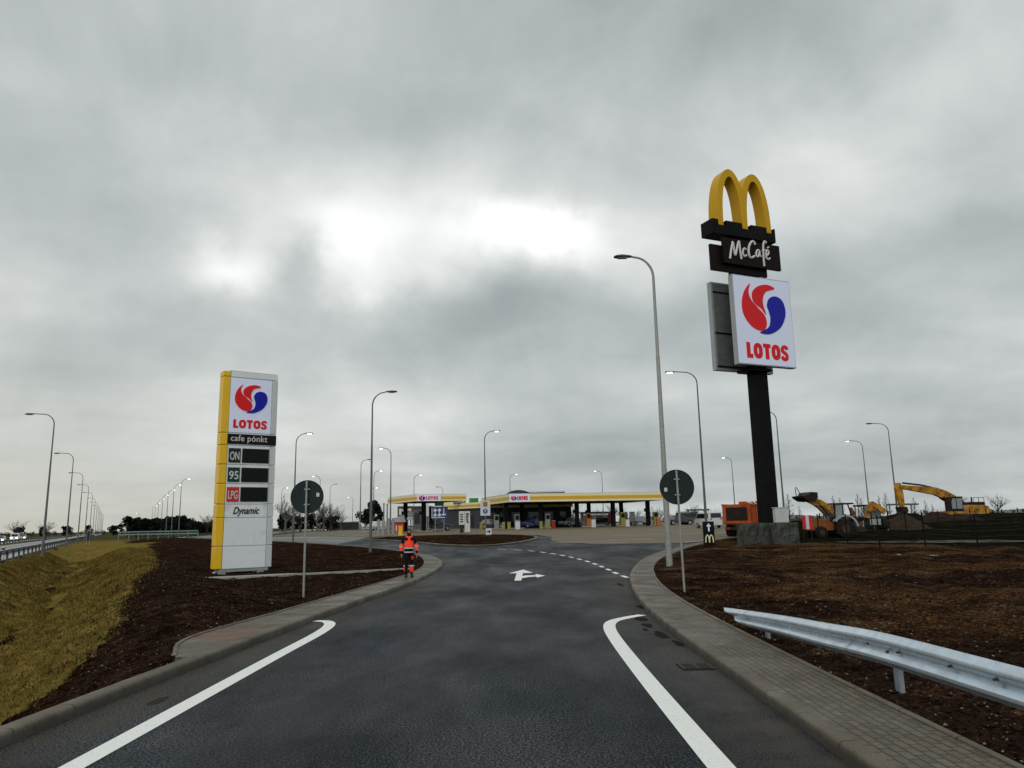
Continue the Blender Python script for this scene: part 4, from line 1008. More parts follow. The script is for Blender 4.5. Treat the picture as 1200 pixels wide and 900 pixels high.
# ------------------------------------------------------------------ fuel canopies
def canopy(name, label, corner, ang, LR, LL, ztop, zbot, cols, logo_at, angL=None):
    cx_, cy_ = corner; g = B(cx_, cy_)+.03
    t = thing(name, label, 'fuel canopy', (cx_, cy_, g), 0, 'fuel station canopies')
    a_ = Vector((math.cos(ang), math.sin(ang))); l_ = Vector((-math.sin(ang), math.cos(ang))) if angL is None else Vector((math.cos(angL), math.sin(angL)))
    zt_, zb_ = ztop-g, zbot-g
    A = Vector((0, 0)); Bq = a_*LR; D = l_*LL; Cq = Bq+D
    quad = [(A.x, A.y), (Bq.x, Bq.y), (Cq.x, Cq.y), (D.x, D.y)]
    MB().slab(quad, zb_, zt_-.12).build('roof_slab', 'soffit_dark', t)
    def faces(off_, z0_, z1_, m, nm, parent, frac=None):
        b = MB()
        for (p, q) in ((A, Bq), (D, A), (Bq, Cq)):
            d = (q-p).normalized(); n = Vector((d.y, -d.x)); p1 = p-d*off_; q1 = q+d*off_
            if frac: p1, q1 = p+(q-p)*frac[0], p+(q-p)*frac[1]
            P4 = [p1+n*(off_-.08), q1+n*(off_-.08), q1+n*off_, p1+n*off_]
            b.slab([(v.x, v.y) for v in P4], z0_, z1_)
            if frac: break
        return b.build(nm, m, parent)
    H_ = zt_-zb_
    faces(.10, zb_-.02, zt_, 'fascia_cream', 'fascia', t)
    faces(.115, zb_+H_*.26, zb_+H_*.70, 'fascia_yellow', 'yellow_band', t)
    MB().slab([((v.x-((A+Cq)/2).x)*1.01+((A+Cq)/2).x, (v.y-((A+Cq)/2).y)*1.01+((A+Cq)/2).y) for v in (A, Bq, Cq, D)], zt_, zt_+.10).build('roof_edge', 'roof_white', t)
    # logo panel
    f0, f1 = logo_at; d = a_; n = Vector((d.y, -d.x)); p1 = A+(Bq-A)*f0; p2 = A+(Bq-A)*f1; mid = (p1+p2)/2; Lp = (p2-p1).length
    pl = bpy.data.objects.new('logo_panel', MB().span(-Lp/2, Lp/2, -.04, .0, 0, H_+.02).build('tmp', 'sign_white').data); COL.objects.link(pl)
    bpy.data.objects.remove(bpy.data.objects['tmp']); pl.parent = t; pl.location = (mid.x+n.x*.14, mid.y+n.y*.14, zb_-.01); pl.rotation_euler.z = ang
    logo(pl, -Lp*.30, -.045, H_*.5, .17, 1.1, .03)
    moved(block_word(H_*.55, Lp*.52), Lp*.13, -.045, H_*.22).build('lettering', 'logo_red', pl)
    for i, (u, v) in enumerate(cols):
        q = a_*u+l_*v; gg = B(cx_+q.x, cy_+q.y)-g
        c = MB().box(q.x, q.y, (zb_+gg)/2, .62, .42, zb_-gg, rz=ang, bev=.03).build('column', 'black_steel', t)
        if i % 2 == 0: MB().box(q.x-.45, q.y-.3, (zb_+gg)*.62, .3, .3, .5, rz=ang).build('column_light', 'black_steel', c)
    return t
c2 = wp(597, 585, 112); zt2 = wp(597, 579.3, 112).z; zb2 = wp(597, 588.3, 112).z
AC2 = R(10)
e2 = None
canopy('fuel_canopy', 'long yellow and cream fuel canopy on black columns right of the island lamp', (c2.x, c2.y), AC2, 24.3, 17, zt2, zb2, [(-.3+.8, 4), (5.3, 2.0), (10.9, 2.0), (16.6, 2.0), (22.2, 2.0), (5.3, 12), (16.6, 12), (22.2, 12)], (.0, .125), R(10+96))
c1 = wp(487, 585, 104); zt1 = wp(487, 580, 104).z; zb1 = wp(487, 587.3, 104).z
canopy('fuel_canopy', 'small yellow and cream fuel canopy on the left, over the worker', (c1.x, c1.y), R(14), 6.9, 11.5, zt1, zb1, [(1.7, 1.6), (1.7, 9)], (.03, .5), R(118))
# fuel pumps, bins and boards under the canopies
def pump(px, py, Y, label, m='pump_olive', h=1.9):
    p = wp(px, py, Y); g = B(p.x, Y)+.03
    t = thing('fuel_pump', label, 'fuel pump', (p.x, p.y, g), AC2, 'fuel pumps')
    MB().span(-1.1, 1.1, -.45, .45, 0, .13, bev=.04).build('island_kerb', 'slab_concrete', t)
    MB().span(-.35, .35, -.25, .25, .13, h, bev=.03).build('pump_body', m, t)
    MB().span(-.27, .27, -.27, -.25, h*.62, h*.92).build('display', 'gloss_black', t)
    MB().tube([(.38, -.1, h*.8), (.55, -.15, h*.5), (.45, -.15, h*.35), (.38, -.12, h*.6)], .03, 6).build('hose', 'tyre', t)
    return t
for px, Y, lab, m in ((582, 116, 'fuel pump left under the long canopy beside the first column', 'plastic_grey'), (606, 114, 'fuel pump beside the white bin board in front of the shop', 'plastic_grey'),
                      (642, 114.5, 'fuel pump under the long canopy near the blue car', 'plastic_grey'), (690, 116, 'orange fronted fuel pump beside the middle black column', 'service_orange'),
                      (730, 117, 'olive fuel pump between the red banner and the white board', 'pump_olive'), (769, 118, 'fuel pump at the last black column of the long canopy', 'pump_olive'), (498, 106, 'fuel pump under the small left canopy', 'service_orange')):
    pump(px, 618, Y, lab, m, 2.1)
def bollard(px, Y, label, m, h=1.0, wd=.34, name='waste_bin', cat='waste bin'):
    p = wp(px, 618, Y); g = B(p.x, Y)+.02
    t = thing(name, label, cat, (p.x, p.y, g), AC2)
    MB().box(0, 0, h/2, wd, wd*.8, h, bev=.03).build('bin_body', m, t); MB().box(0, 0, h+.03, wd*1.1, wd*.9, .06).build('lid', 'plastic_grey', t); return t
for px, Y, lab, m, h, wd in ((563.8, 112, 'short yellow bin at the shop wall left of the island lamp', 'pump_olive', 1.0, .42), (590, 111, 'left of two low yellow bins by the first canopy column', 'pump_olive', 1.0, .42), (596.5, 111, 'right of two low yellow bins by the first canopy column', 'pump_olive', 1.0, .45),
    (606.5, 110, 'white box bin in front of the shop window', 'car_white', 1.15, .68), (634, 111, 'low yellow bin left of the second canopy column', 'pump_olive', 1.0, .4), (641, 111.5, 'ochre bin right of the second canopy column', 'pump_olive', 1.1, .5),
    (648.5, 111, 'pink panelled bin under the long canopy', 'car_red', 1.1, .55), (695.5, 113, 'white box bin beside the orange pump', 'car_white', 1.15, .62), (735.5, 114, 'white box bin beside the olive pump', 'car_white', 1.05, .55),
    (772, 115, 'orange bin at the right end of the long canopy', 'service_orange', 1.1, .6), (469.3, 90, 'bright yellow box post behind the worker', 'cladding_yellow', 1.15, .45)):
    bollard(px, Y, lab, m, h, wd)
# ------------------------------------------------------------------ shop behind
g = 1.38
PT = lambda px, Y: (wp(px, 612, Y).x, Y)
A, Bq, C = PT(562, 127), PT(670, 131), PT(507, 139)
ztop = wp(562, 588.5, 127).z
t = thing('shop_building', 'dark low fuel shop with a cream and yellow roof band behind the canopies', 'building', (A[0], A[1], g))
loc = lambda q: (q[0]-A[0], q[1]-A[1])
D1 = (Bq[0]+.5, 150); D2 = (C[0]-2, 152)
poly = [loc(q) for q in (C, A, Bq, D1, D2)]
hw_ = ztop-g-.95
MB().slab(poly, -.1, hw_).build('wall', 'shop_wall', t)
def wallseg(p, q, off_, z0_, z1_, m, nm, par, f0=0., f1=1., th_=.08, lab=None):
    p, q = Vector(p), Vector(q); d = (q-p).normalized(); n = Vector((d.y, -d.x)); a_ = p+(q-p)*f0; b_ = p+(q-p)*f1
    b = MB(); b.slab([(v.x, v.y) for v in (a_+n*(off_-th_), b_+n*(off_-th_), b_+n*off_, a_+n*off_)], z0_, z1_); return b.build(nm, m, par)
lA, lB, lC = loc(A), loc(Bq), loc(C)
for nm, m, z0_, z1_, of in (('fascia', 'fascia_cream', hw_, hw_+.95, .35), ('yellow_band', 'fascia_yellow', hw_+.28, hw_+.62, .37)):
    wallseg(lC, lA, of, z0_, z1_, m, nm, t, .3, 1.01, .4); wallseg(lA, lB, of, z0_, z1_, m, nm, t, -.01, 1.01, .4)
MB().slab(poly, hw_, hw_+.6).build('roof', 'soffit_dark', t)
for f0, f1 in ((.04, .30), (.33, .47), (.50, .66), (.69, .83), (.86, .97)):
    wf = wallseg(lA, lB, .06, .25, hw_-.7, 'soffit_dark', 'window_frame', t, f0, f1); wallseg(lA, lB, .075, .35, hw_-.8, 'dark_glass', 'pane', wf, f0+.01, f1-.01, .02)
for f in (.70, .86, ): wallseg(lC, lA, .06, .1, 2.2, 'soffit_dark', 'door', t, f-.03, f+.03)
wallseg(lC, lA, .05, hw_-.9, hw_-.55, 'shop_wall_grey', 'wall_band', t, .98, 1.)
# boards standing on its roof
def board(name, label, cat, px0, px1, py0, py1, Y, m, legs=True, th_=.15, zbase=None, txt_=None, tm='white_lettering', rz=0.):
    a_ = wp(px0, py1, Y); b_ = wp(px1, py0, Y); cx_ = (a_.x+b_.x)/2; W = (b_.x-a_.x); z0_, z1_ = a_.z, b_.z; zb = B(cx_, Y) if zbase is None else zbase
    t = thing(name, label, cat, (cx_, Y, zb), rz)
    p = MB().span(-W/2, W/2, -th_/2, th_/2, z0_-zb, z1_-zb, bev=min(.02, th_/4)).build('board', m, t)
    if legs and z0_-zb > .15:
        for s in (-1, 1): MB().tube([(s*W*.35, th_/2+.03, 0), (s*W*.35, th_/2+.03, z1_-zb-.05)], .05, 8).build('post', 'plastic_grey', t)
    if txt_: moved(text(txt_, (z1_-z0_)*.6, W*.8, .02, .03), 0, -th_/2-.02, (z0_+z1_)/2-zb-(z1_-z0_)*.3).build('lettering', tm, p)
    return t
rt = g+hw_+.6
board('roof_sign', 'green rooftop sign panel right above the shop corner', 'roof sign', 550, 560.5, 583.6, 589.5, 131, 'sign_green', True, .3, rt)
board('roof_sign', 'brown rooftop sign with pale letters on the shop roof', 'roof sign', 531, 545.5, 585.2, 590.5, 131, 'timber_brown', True, .3, rt, 'M M M')
board('roof_sign', 'cream rooftop sign on the left end of the shop roof', 'roof sign', 519.5, 531.5, 587.6, 592.5, 131, 'fascia_cream', True, .3, rt)
board('roof_sign', 'small green rooftop sign behind the blue road sign', 'roof sign', 509.5, 520, 589, 593, 128, 'display_green', True, .3, g)
# far buildings
def shed(name, label, cat, px0, px1, py_top, Y, depth, wallm, roofm, wins=4, gx=None, band=None, rz=0.):
    a_ = wp(px0, 615, Y); b_ = wp(px1, 615, Y); zt_ = wp((px0+px1)/2, py_top, Y).z; W = b_.x-a_.x; cx_ = (a_.x+b_.x)/2; g = B(cx_, Y)
    t = thing(name, label, cat, (cx_, Y, g), rz); Hh_ = zt_-g
    MB().span(-W/2, W/2, 0, depth, -.2, Hh_-.25).build('wall', wallm, t)
    MB().span(-W/2-.3, W/2+.3, -.3, depth+.3, Hh_-.25, Hh_).build('roof', roofm, t)
    for k in range(wins):
        x_ = -W/2+W*(k+.5)/wins; ww = W/wins*.32
        wf = MB().span(x_-ww, x_+ww, -.05, .0, Hh_*.25, Hh_*.7).build('window', 'soffit_dark', t); MB().span(x_-ww+.06, x_+ww-.06, -.07, -.05, Hh_*.25+.06, Hh_*.7-.06).build('pane', 'dark_glass', wf)
    if band: MB().span(-W/2-.02, W/2+.02, -.04, 0, Hh_*.75, Hh_*.85).build('wall_band', band, t)
    return t
shed('restaurant_building', 'white roofed restaurant block with dark side rising behind the long canopy', 'building', 622, 662, 575.8, 165, 14, 'roof_green_dark', 'roof_white', 6)
p = wp(608, 612, 160)
t = thing('domed_building', 'dark green domed roof building rising behind the long canopy corner', 'building', (p.x, 160, 1.35))
MB().span(-2.6, 2.6, -3, 6, -.2, 6).build('wall', 'shop_wall_grey', t)
dz = wp(608, 575, 160).z-1.35; b = MB(); b.prism([(2.6*1.1*math.cos(a_), 6+(dz-6)*math.sin(a_)) for a_ in np.linspace(0, PI, 17)], -3.4, 6.4); b.build('roof', 'roof_green_dark', t, smooth=True)
shed('storage_building', 'low pale grey shed seen between the columns of the long canopy', 'building', 684, 722, 599.5, 170, 8, 'shop_wall_grey', 'soffit_dark', 3, band='roof_white')
shed('grey_building', 'plain grey block wall behind the small left canopy', 'building', 484, 503, 593, 140, 9, 'shop_wall_grey', 'shop_wall_grey', 2)
shed('white_pavilion', 'low white roofed pavilion in the far parking lot left of the evergreen', 'building', 383, 412, 611, 190, 9, 'soffit_dark', 'roof_white', 5)
# play kiosk: red walls, striped front, pitched roof
p = wp(466, 620, 112)
t = thing('play_kiosk', 'small red kiosk with a pale pitched roof left of the small canopy', 'kiosk', (p.x, 112, B(p.x, 112)))
MB().span(-1.0, 1.0, -.8, 1.2, -.1, 1.5).build('wall', 'panel_red', t)
MB().prism([(-1.5, 1.35), (1.3, 1.35), (1.0, 2.4), (-.2, 2.0)], -1.0, 1.4).build('roof', 'sign_frame', t)
b = MB()
for k in range(3): b.span(-.6+k*.45, -.42+k*.45, -.84, -.8, .1, .9)
b.build('stripe', 'car_white', t)
board('restaurant_sign', 'brown slatted sign wall with pale letters behind the worker', 'sign', 466, 484, 593, 606, 120, 'timber_brown', True, .4, None, 'M')
p = wp(481, 602, 112); t = thing('round_sign_board', 'round white sign board on a post beside the red kiosk', 'sign', (p.x, 112, B(p.x, 112)))
MB().disc(0, 0, p.z-B(p.x, 112), .42, .1, 28).build('sign_disc', 'car_white', t); MB().tube([(0, .1, 0), (0, .1, p.z-B(p.x, 112))], .05, 8).build('post', 'plastic_grey', t)
board('white_notice', 'white notice board under the round sign', 'sign', 477, 484, 606, 609.5, 111, 'car_white', True, .1)
board('white_banner', 'tall narrow white banner right of the small canopy column', 'banner', 499.5, 502.5, 590, 605, 103, 'car_white', True, .1)
# menu board of two white panels
p0_ = wp(544.5, 624, 96); gq = B(p0_.x, 96)+.02
t = thing('menu_board', 'double white menu board standing before the dark shop wall', 'menu board', (p0_.x, 96, gq))
kx = 96/880*1.02
for x0_, x1_, z0_, nm in ((-6.3, -.1, 9.0, 'left_panel'), (.1, 6.3, .8, 'right_panel')):
    pp = MB().span(x0_*kx, x1_*kx, -.1, .1, z0_*kx, 24*kx, bev=.02).build('panel', 'car_white', t)
    b = MB()
    if x0_ < 0:
        for k in range(4): b.span(-4.8*kx, -1.6*kx, -.12, -.1, (12+k*2.6)*kx, (13.3+k*2.6)*kx)
    else:
        for k in range(9): b.span((1.4+random.random())*kx, (3.6+1.4*random.random())*kx, -.12, -.1, (11+k*1.25)*kx, (11.9+k*1.25)*kx)
    b.build('print', 'soffit_dark', pp)
MB().span(-5*kx, -1.4*kx, -.2, .2, 0, 9*kx).build('base', 'soffit_dark', t)
# blue lane sign
p = wp(515, 601, 92); gq = B(p.x, 92)
t = thing('lane_sign', 'blue road sign with white lane symbols facing the junction', 'road sign', (p.x, 92, gq), R(-8))
zc_ = p.z-gq; kx = 92/880*1.02
q = MB().span(-9.7*kx, 9.7*kx, -.03, .03, zc_-6.6*kx, zc_+6.6*kx, bev=.01).build('sign_panel', 'road_blue', t)
b = MB()
for cx in (-5, 0):
    b.span((cx-.45)*kx, (cx+.45)*kx, -.045, -.03, zc_-3.6*kx, zc_+5*kx)
    for zz in (3.0, -2.4):
        b.prism([((cx+2.0*math.cos(a_))*kx, zc_+(zz+1.6*math.sin(a_))*kx) for a_ in np.linspace(0, 2*PI, 13)[:-1]], -.05, -.032)
b.span(4.6*kx, 5.6*kx, -.045, -.03, zc_-3*kx, zc_+5*kx); b.span(2.6*kx, 7.6*kx, -.046, -.031, zc_-2.8*kx, zc_-1.2*kx)
b.span(-8.6*kx, 6.4*kx, -.047, -.03, zc_-5.6*kx, zc_-4.7*kx); b.span(-8.9*kx, -8.2*kx, -.045, -.03, zc_-5.6*kx, zc_+5.4*kx)
b.build('lane_symbol', 'car_white', q)
for x_ in (-.55, .55): MB().tube([(x_, .08, 0), (x_, .08, zc_+.5)], .045, 8).build('post', 'plastic_grey', t)
# service sign on the island lamp
li = lamp_at(569, 504, 11.5)
t = thing('service_sign', 'white panel with an orange square over a blue disc on the island lamp', 'sign', (li[0], li[1]-.16, B(li[0], li[1])))
zz = wp(567.5, 595.5, li[1]).z-B(li[0], li[1]); kx = li[1]/880*1.02
q = MB().span(-5.6*kx, 5.6*kx, -.02, .02, zz-8.4*kx, zz+8.4*kx).build('sign_panel', 'car_white', t)
MB().span(-2.4*kx, 2.4*kx, -.035, -.02, zz+1.6*kx, zz+7.0*kx).build('orange_square', 'service_orange', q)
MB().disc(0, -.028, zz-3.4*kx, 2.7*kx, .015, 24).build('blue_disc', 'service_blue', q)
b = MB(); b.prism([(-.3*kx, zz-5*kx), (.3*kx, zz-5*kx), (.3*kx, zz-3.2*kx), (1.0*kx, zz-3.4*kx), (0, zz-1.4*kx), (-1.0*kx, zz-3.4*kx), (-.3*kx, zz-3.2*kx)], -.045, -.036); b.build('arrow', 'car_white', q)
z2 = wp(571.5, 626, li[1]).z-B(li[0], li[1])
t = thing('arrow_sign', 'small white square sign with a black right arrow low on the island', 'sign', (li[0]+3.6*kx, li[1]-.35, B(li[0], li[1])+.1))
z2 += .18
q = MB().span(-3.4*kx, 3.4*kx, -.015, .015, z2-3.6*kx, z2+3.6*kx).build('sign_panel', 'car_white', t)
b = MB(); b.prism([(-2.2*kx, z2-.5*kx), (.2*kx, z2-.5*kx), (.2*kx, z2-1.7*kx), (2.3*kx, z2), (.2*kx, z2+1.7*kx), (.2*kx, z2+.5*kx), (-2.2*kx, z2+.5*kx)], -.03, -.016); b.build('arrow', 'black_steel', q)
MB().tube([(-3.0*kx, .05, -.1), (-3.0*kx, .05, z2+.3)], .03, 8).build('post', 'plastic_grey', t)
# red banner, white flag board under canopy right, flat shelter roofs
board('red_banner', 'tall dark red banner at the middle column of the long canopy', 'banner', 713, 719.5, 600, 612.5, 121, 'car_red', True, .2)
board('vending_board', 'white vending panel with a dark picture right of the red banner', 'vending machine', 738, 743.5, 599.5, 611, 124, 'car_white', True, .4)
board('grey_kiosk_board', 'pale grey equipment box between the red banner and the vending panel', 'kiosk', 728.5, 735, 600, 613, 125, 'sign_frame', False, .6)
def flat_shelter(px0, px1, py, Y, label):
    a_ = wp(px0, py, Y); b_ = wp(px1, py, Y); cx_ = (a_.x+b_.x)/2; W = b_.x-a_.x; g = B(cx_, Y)
    t = thing('flat_shelter', label, 'shelter', (cx_, Y, g), .1, 'flat roofed shelters'); h = a_.z-g
    MB().slab([(-W/2, 0), (-W*.2, -2), (W/2, 0), (W*.2, 2)], h-.12, h+.12).build('roof', 'shop_wall_grey', t)
    for s in (-.42, .25): MB().tube([(W*s, 0, 0), (W*s, 0, h-.1)], .1, 8).build('post', 'plastic_grey', t)
flat_shelter(804, 832, 597.8, 125, 'flat shelter roof left of the orange tipper truck')
flat_shelter(1038, 1078, 591.5, 118, 'thin flat shelter roof behind the excavator arm')
# grey gate posts and barrier left of the kiosk
t = None
for i, (px, top) in enumerate(((449.5, 591), (453.5, 592))):
    p = wp(px, 625, 98); g = B(p.x, 98); h = wp(px, top, 98).z-g
    tt = thing('flag_pole', ('left' if i == 0 else 'right')+' of two dark bare poles beside the lamp at the left canopy', 'pole', (p.x, 98, g), 0, 'bare poles')
    MB().tube([(0, 0, 0), (0, 0, h)], [.10, .07], 8).build('pole', 'lamp_pole_zinc', tt, smooth=True); MB().tube([(0, 0, h), (0, 0, h+.12)], .12, 8).build('cap', 'lamp_body', tt)
def barrier_posts():
    p = wp(452, 627, 94); g = B(p.x, 94); t = thing('height_barrier', 'grey steel height barrier frame in the lot left of the yellow box post', 'barrier', (p.x, 94, g))
    for x_ in (-.9, -.3, .35, .9): MB().box(x_, 0, .95, .3, .25, 1.9+.3*(x_ > 0), bev=.02).build('post', 'plastic_grey', t)
    MB().box(-1.2, .1, 1.0, 4.2, .12, .14).build('beam', 'plastic_grey', t)
    MB().box(-1.2, .1, .5, 4.2, .12, .14).build('beam', 'plastic_grey', t)
barrier_posts()

# ------------------------------------------------------------------ cars
def car_proto(bodym, label, lit=False, van=False):
    t = thing('parked_car', label, 'car', (0, 0, 0))
    if van: pr_ = [(-2.3, .35), (-2.35, 1.0), (-2.25, 1.9), (-1.9, 2.02), (1.0, 2.02), (1.5, 1.75), (1.95, 1.15), (2.45, .98), (2.5, .4)]
    else: pr_ = [(-2.1, .32), (-2.2, .62), (-2.12, .92), (-1.95, .98), (-1.5, 1.36), (-1.1, 1.47), (.1, 1.47), (.45, 1.38), (1.05, .98), (1.85, .84), (2.12, .68), (2.15, .34)]
    b = MB(); W = .86
    n = len(pr_); rings = []
    for y_, ins in ((-W, .10), (-W*.94, .0), (W*.94, .0), (W, .10)):
        pass
    for y_, s_ in ((-W, .96), (-W*.93, 1.0), (W*.93, 1.0), (W, .96)):
        for x_, z_ in pr_:
            yy = y_*(1-.16*max(0, (z_-.95))/.5) if not van else y_*(1-.05*max(0, z_-1.2))
            b.v.append((x_*s_, yy, .34+(z_-.34)*s_))
    for r_ in range(3):
        for i in range(n): b.f.append((r_*n+i, r_*n+(i+1) % n, (r_+1)*n+(i+1) % n, (r_+1)*n+i))
    b.f += [tuple(range(n)), tuple(range(3*n, 4*n))]
    b.build('body', bodym, t, smooth=True)
    gl = MB()
    if not van:
        for s in (-1, 1): gl.add([(-1.5, s*(W*.90), 1.02), (.85, s*(W*.90), 1.02), (.2, s*(W*.81), 1.38), (-1.15, s*(W*.81), 1.38)], [(0, 1, 2, 3)])
        gl.add([(1.0, -.66, 1.02), (1.0, .66, 1.02), (.48, .6, 1.38), (.48, -.6, 1.38)], [(0, 1, 2, 3)]); gl.add([(-1.93, -.66, 1.03), (-1.93, .66, 1.03), (-1.53, .6, 1.36), (-1.53, -.6, 1.36)], [(0, 1, 2, 3)])
    else:
        for s in (-1, 1): gl.add([(-1.9, s*(W+.005), 1.2), (1.7, s*(W+.005), 1.2), (1.25, s*(W*.985), 1.78), (-1.9, s*(W*.985), 1.78)], [(0, 1, 2, 3)])
        gl.add([(1.97, -.7, 1.2), (1.97, .7, 1.2), (1.54, .66, 1.74), (1.54, -.66, 1.74)], [(0, 1, 2, 3)]); gl.add([(-2.36, -.7, 1.25), (-2.36, .7, 1.25), (-2.29, .66, 1.8), (-2.29, -.66, 1.8)], [(0, 1, 2, 3)])
    gl.build('windows', 'dark_glass', t)
    for x_ in (-1.3, 1.35):
        for s in (-1, 1):
            wv = MB(); wv.tube([(x_, s*.66, .33), (x_, s*.88, .33)], .33, 18); wo = wv.build('wheel', 'tyre', t)
            rm = MB(); rm.tube([(x_, s*.875, .33), (x_, s*.895, .33)], .2, 12); rm.build('rim', 'sign_frame', wo)
    for s in (-1, 1):
        MB().box(2.10 if not van else 2.48, s*.6, .68 if not van else .85, .1, .32, .15, bev=.02).build('headlight', 'headlight_lit' if lit else 'lamp_off', t)
        MB().box(-2.17 if not van else -2.34, s*.65, .82 if not van else 1.1, .08, .25, .14, bev=.02).build('tail_light', 'tail_red', t)
    return t
def place_car(proto, used, px, Y, rz, label, name=None, zoff=.03, z=None, group=None):
    p = wp(px, 618, Y); loc = (p.x, Y, (B(p.x, Y)+zoff) if z is None else z)
    if not used[0]: used[0] = True; o = proto; o.location = loc; o.rotation_euler.z = rz; o['label'] = label
    else: o = dup(proto, loc, rz, label)
    if group: o['group'] = group
    if name: o.name = name
    return o
P_bl = (car_proto('car_blue', ''), [0]); P_dk = (car_proto('car_dark', ''), [0]); P_si = (car_proto('car_silver', ''), [0]); P_wh = (car_proto('car_white', ''), [0])
P_lit = (car_proto('car_silver', '', True), [0]); P_litw = (car_proto('car_white', '', True, True), [0]); P_van = (car_proto('car_dark', '', False, True), [0]); P_bv = (car_proto('car_blue', '', False, True), [0])
PK = 'cars parked around the fuel station'
place_car(*P_bl, 627, 119, R(8), 'blue car stopped under the long canopy in front of the shop windows', group=PK)
place_car(*P_dk, 577, 121, R(5), 'dark car left of the first column of the long canopy', group=PK)
place_car(*P_si, 669.5, 124, R(40), 'silver car at the right end of the shop', group=PK)
place_car(*P_dk, 703, 135, R(170), 'dark car beyond the long canopy in front of the pale shed', group=PK)
place_car(*P_si, 750, 128, R(20), 'silver car under the right end of the long canopy', group=PK)
place_car(*P_dk, 797, 120, R(5), 'dark car right behind the round sign on the right', group=PK)
place_car(*P_van, 811, 122, R(3), 'dark van right of the car behind the right round sign', group=PK)
place_car(*P_bl, 842, 112, R(-20), 'blue car between the small black direction post and the orange truck', group=PK)
place_car(*P_dk, 513, 112, R(10), 'dark car beneath the blue lane sign', group=PK)
place_car(*P_wh, 447, 118, R(30), 'white car beside the grey height barrier in the left lot', group=PK)
p = wp(830, 612, 96)
vt = dup(P_litw[0], (p.x, 96, B(p.x, 96)+.03), R(100), 'white roofed van behind the small black direction post'); vt['group'] = PK
for ch in vt.children:
    if ch.name.startswith('headlight'): ch.data = ch.data.copy(); ch.data.materials[0] = G_('lamp_off')
ang = math.atan2(.884, -.467)
HC = 'cars on the highway with headlights on'
for c_, y_, pr_, lab in ((-8.9, 84, P_lit, ''), ):
    pass
HWC = [(-17.8, 98, P_lit, 'silver car with headlights on, nearest on the far highway carriageway by the round bare tree'), (-18.0, 128, P_litw, 'white van with headlights on between the first and second highway lamps'), (-22, 140, P_lit, 'silver car following the white van past the first highway lamp'),
       (-17.6, 162, P_lit, 'silver car with bright headlights just left of the second highway lamp'), (-18, 190, P_litw, 'white van with headlights between the second and third highway lamps'), (-21, 232, P_lit, 'far silver car with headlights beside the third highway lamp')]
for c_, y_, pr_, lab in HWC:
    p = hwp(c_, y_); proto, used = pr_
    if not used[0]: used[0] = 1; proto.location = (p.x, p.y, .15); proto.rotation_euler.z = ang+PI; proto['label'] = lab; proto['group'] = HC; proto.name = 'moving_car'
    else: o = dup(proto, (p.x, p.y, .15), ang+PI, lab, HC); o.name = 'moving_car'
for pr_ in (P_wh, P_bv):
    if not pr_[1][0]:
        r_ = pr_[0]
        for ch in list(r_.children):
            for g2 in list(ch.children): bpy.data.objects.remove(g2)
            bpy.data.objects.remove(ch)
        bpy.data.objects.remove(r_)
# back of a dark highway sign, small white delineators
def mini_sign(px0, px1, py0, py1, Y, label):
    a_ = wp(px0, py1, Y); b_ = wp(px1, py0, Y); cx_ = (a_.x+b_.x)/2; W = b_.x-a_.x
    t = thing('highway_sign', label, 'road sign', (cx_, Y, .1))
    MB().span(-W/2, W/2, -.03, .03, a_.z-.1, b_.z-.1).build('sign_panel', 'sign_reverse', t)
    for s in (-1, 1): MB().tube([(s*W*.3, -.06, 0), (s*W*.3, -.06, b_.z-.15)], .04, 8).build('post', 'pale_pole_zinc', t)
mini_sign(100.3, 107.5, 622.3, 633.5, 118, 'dark back of a square highway sign beside the third highway lamp')
dp = None
for i, (c_, y_) in enumerate(((-12.2, 70), (-2.2+.0, 58))):
    p = hwp(c_, y_); o = MB().box(0, 0, .5, .13, .13, 1.0, bev=.02); 
    t = thing('delineator_post', ('white marker post on the median left of the nearest highway lamp', 'small white marker post beside the near highway lane')[i], 'marker post', (p.x, p.y, .14), 0, 'highway marker posts')
    MB().box(0, 0, .45, .16, .12, .9, bev=.02).build('post', 'car_white', t); MB().box(0, 0, .78, .17, .13, .14).build('band', 'tyre', t)
# green-grey rails on the slip road bridge
for i, (py, Y) in enumerate(((623.5, 168), (626.5, 150))):
    a_ = wp(139, py, Y); b_ = wp(232, py, Y); g = a_.z-1.0
    t = thing('bridge_rail', ('upper', 'lower')[i]+' of two pale green rails crossing below the far dark wood', 'guard rail', (a_.x, Y, g), 0, 'pale green rails')
    MB().box((b_.x-a_.x)/2, 0, .95, b_.x-a_.x, .12, .26, bev=.04).build('beam', 'barrier_green', t); f0 = None
    for k in range(9):
        x_ = (b_.x-a_.x)*k/8
        if f0 is None: f0 = MB().box(0, .1, .2, .10, .12, 1.3).build('post', 'barrier_green', t); o = f0
        else: o = f0.copy(); COL.objects.link(o); o.parent = t
        o.location = (x_, 0, 0)

# ------------------------------------------------------------------ machines
def wheel(t, x, y, r, w_, rim='digger_yellow'):
    b = MB(); b.tube([(x, y-w_/2, r), (x, y-w_*.42, r), (x, y+w_*.42, r), (x, y+w_/2, r)], [r*.9, r, r, r*.9], 26); o = b.build('wheel', 'tyre', t, smooth=True)
    q = MB(); q.tube([(x, y-w_/2-.01, r), (x, y+w_/2+.01, r)], r*.48, 16); q.build('rim', rim, o, smooth=True)
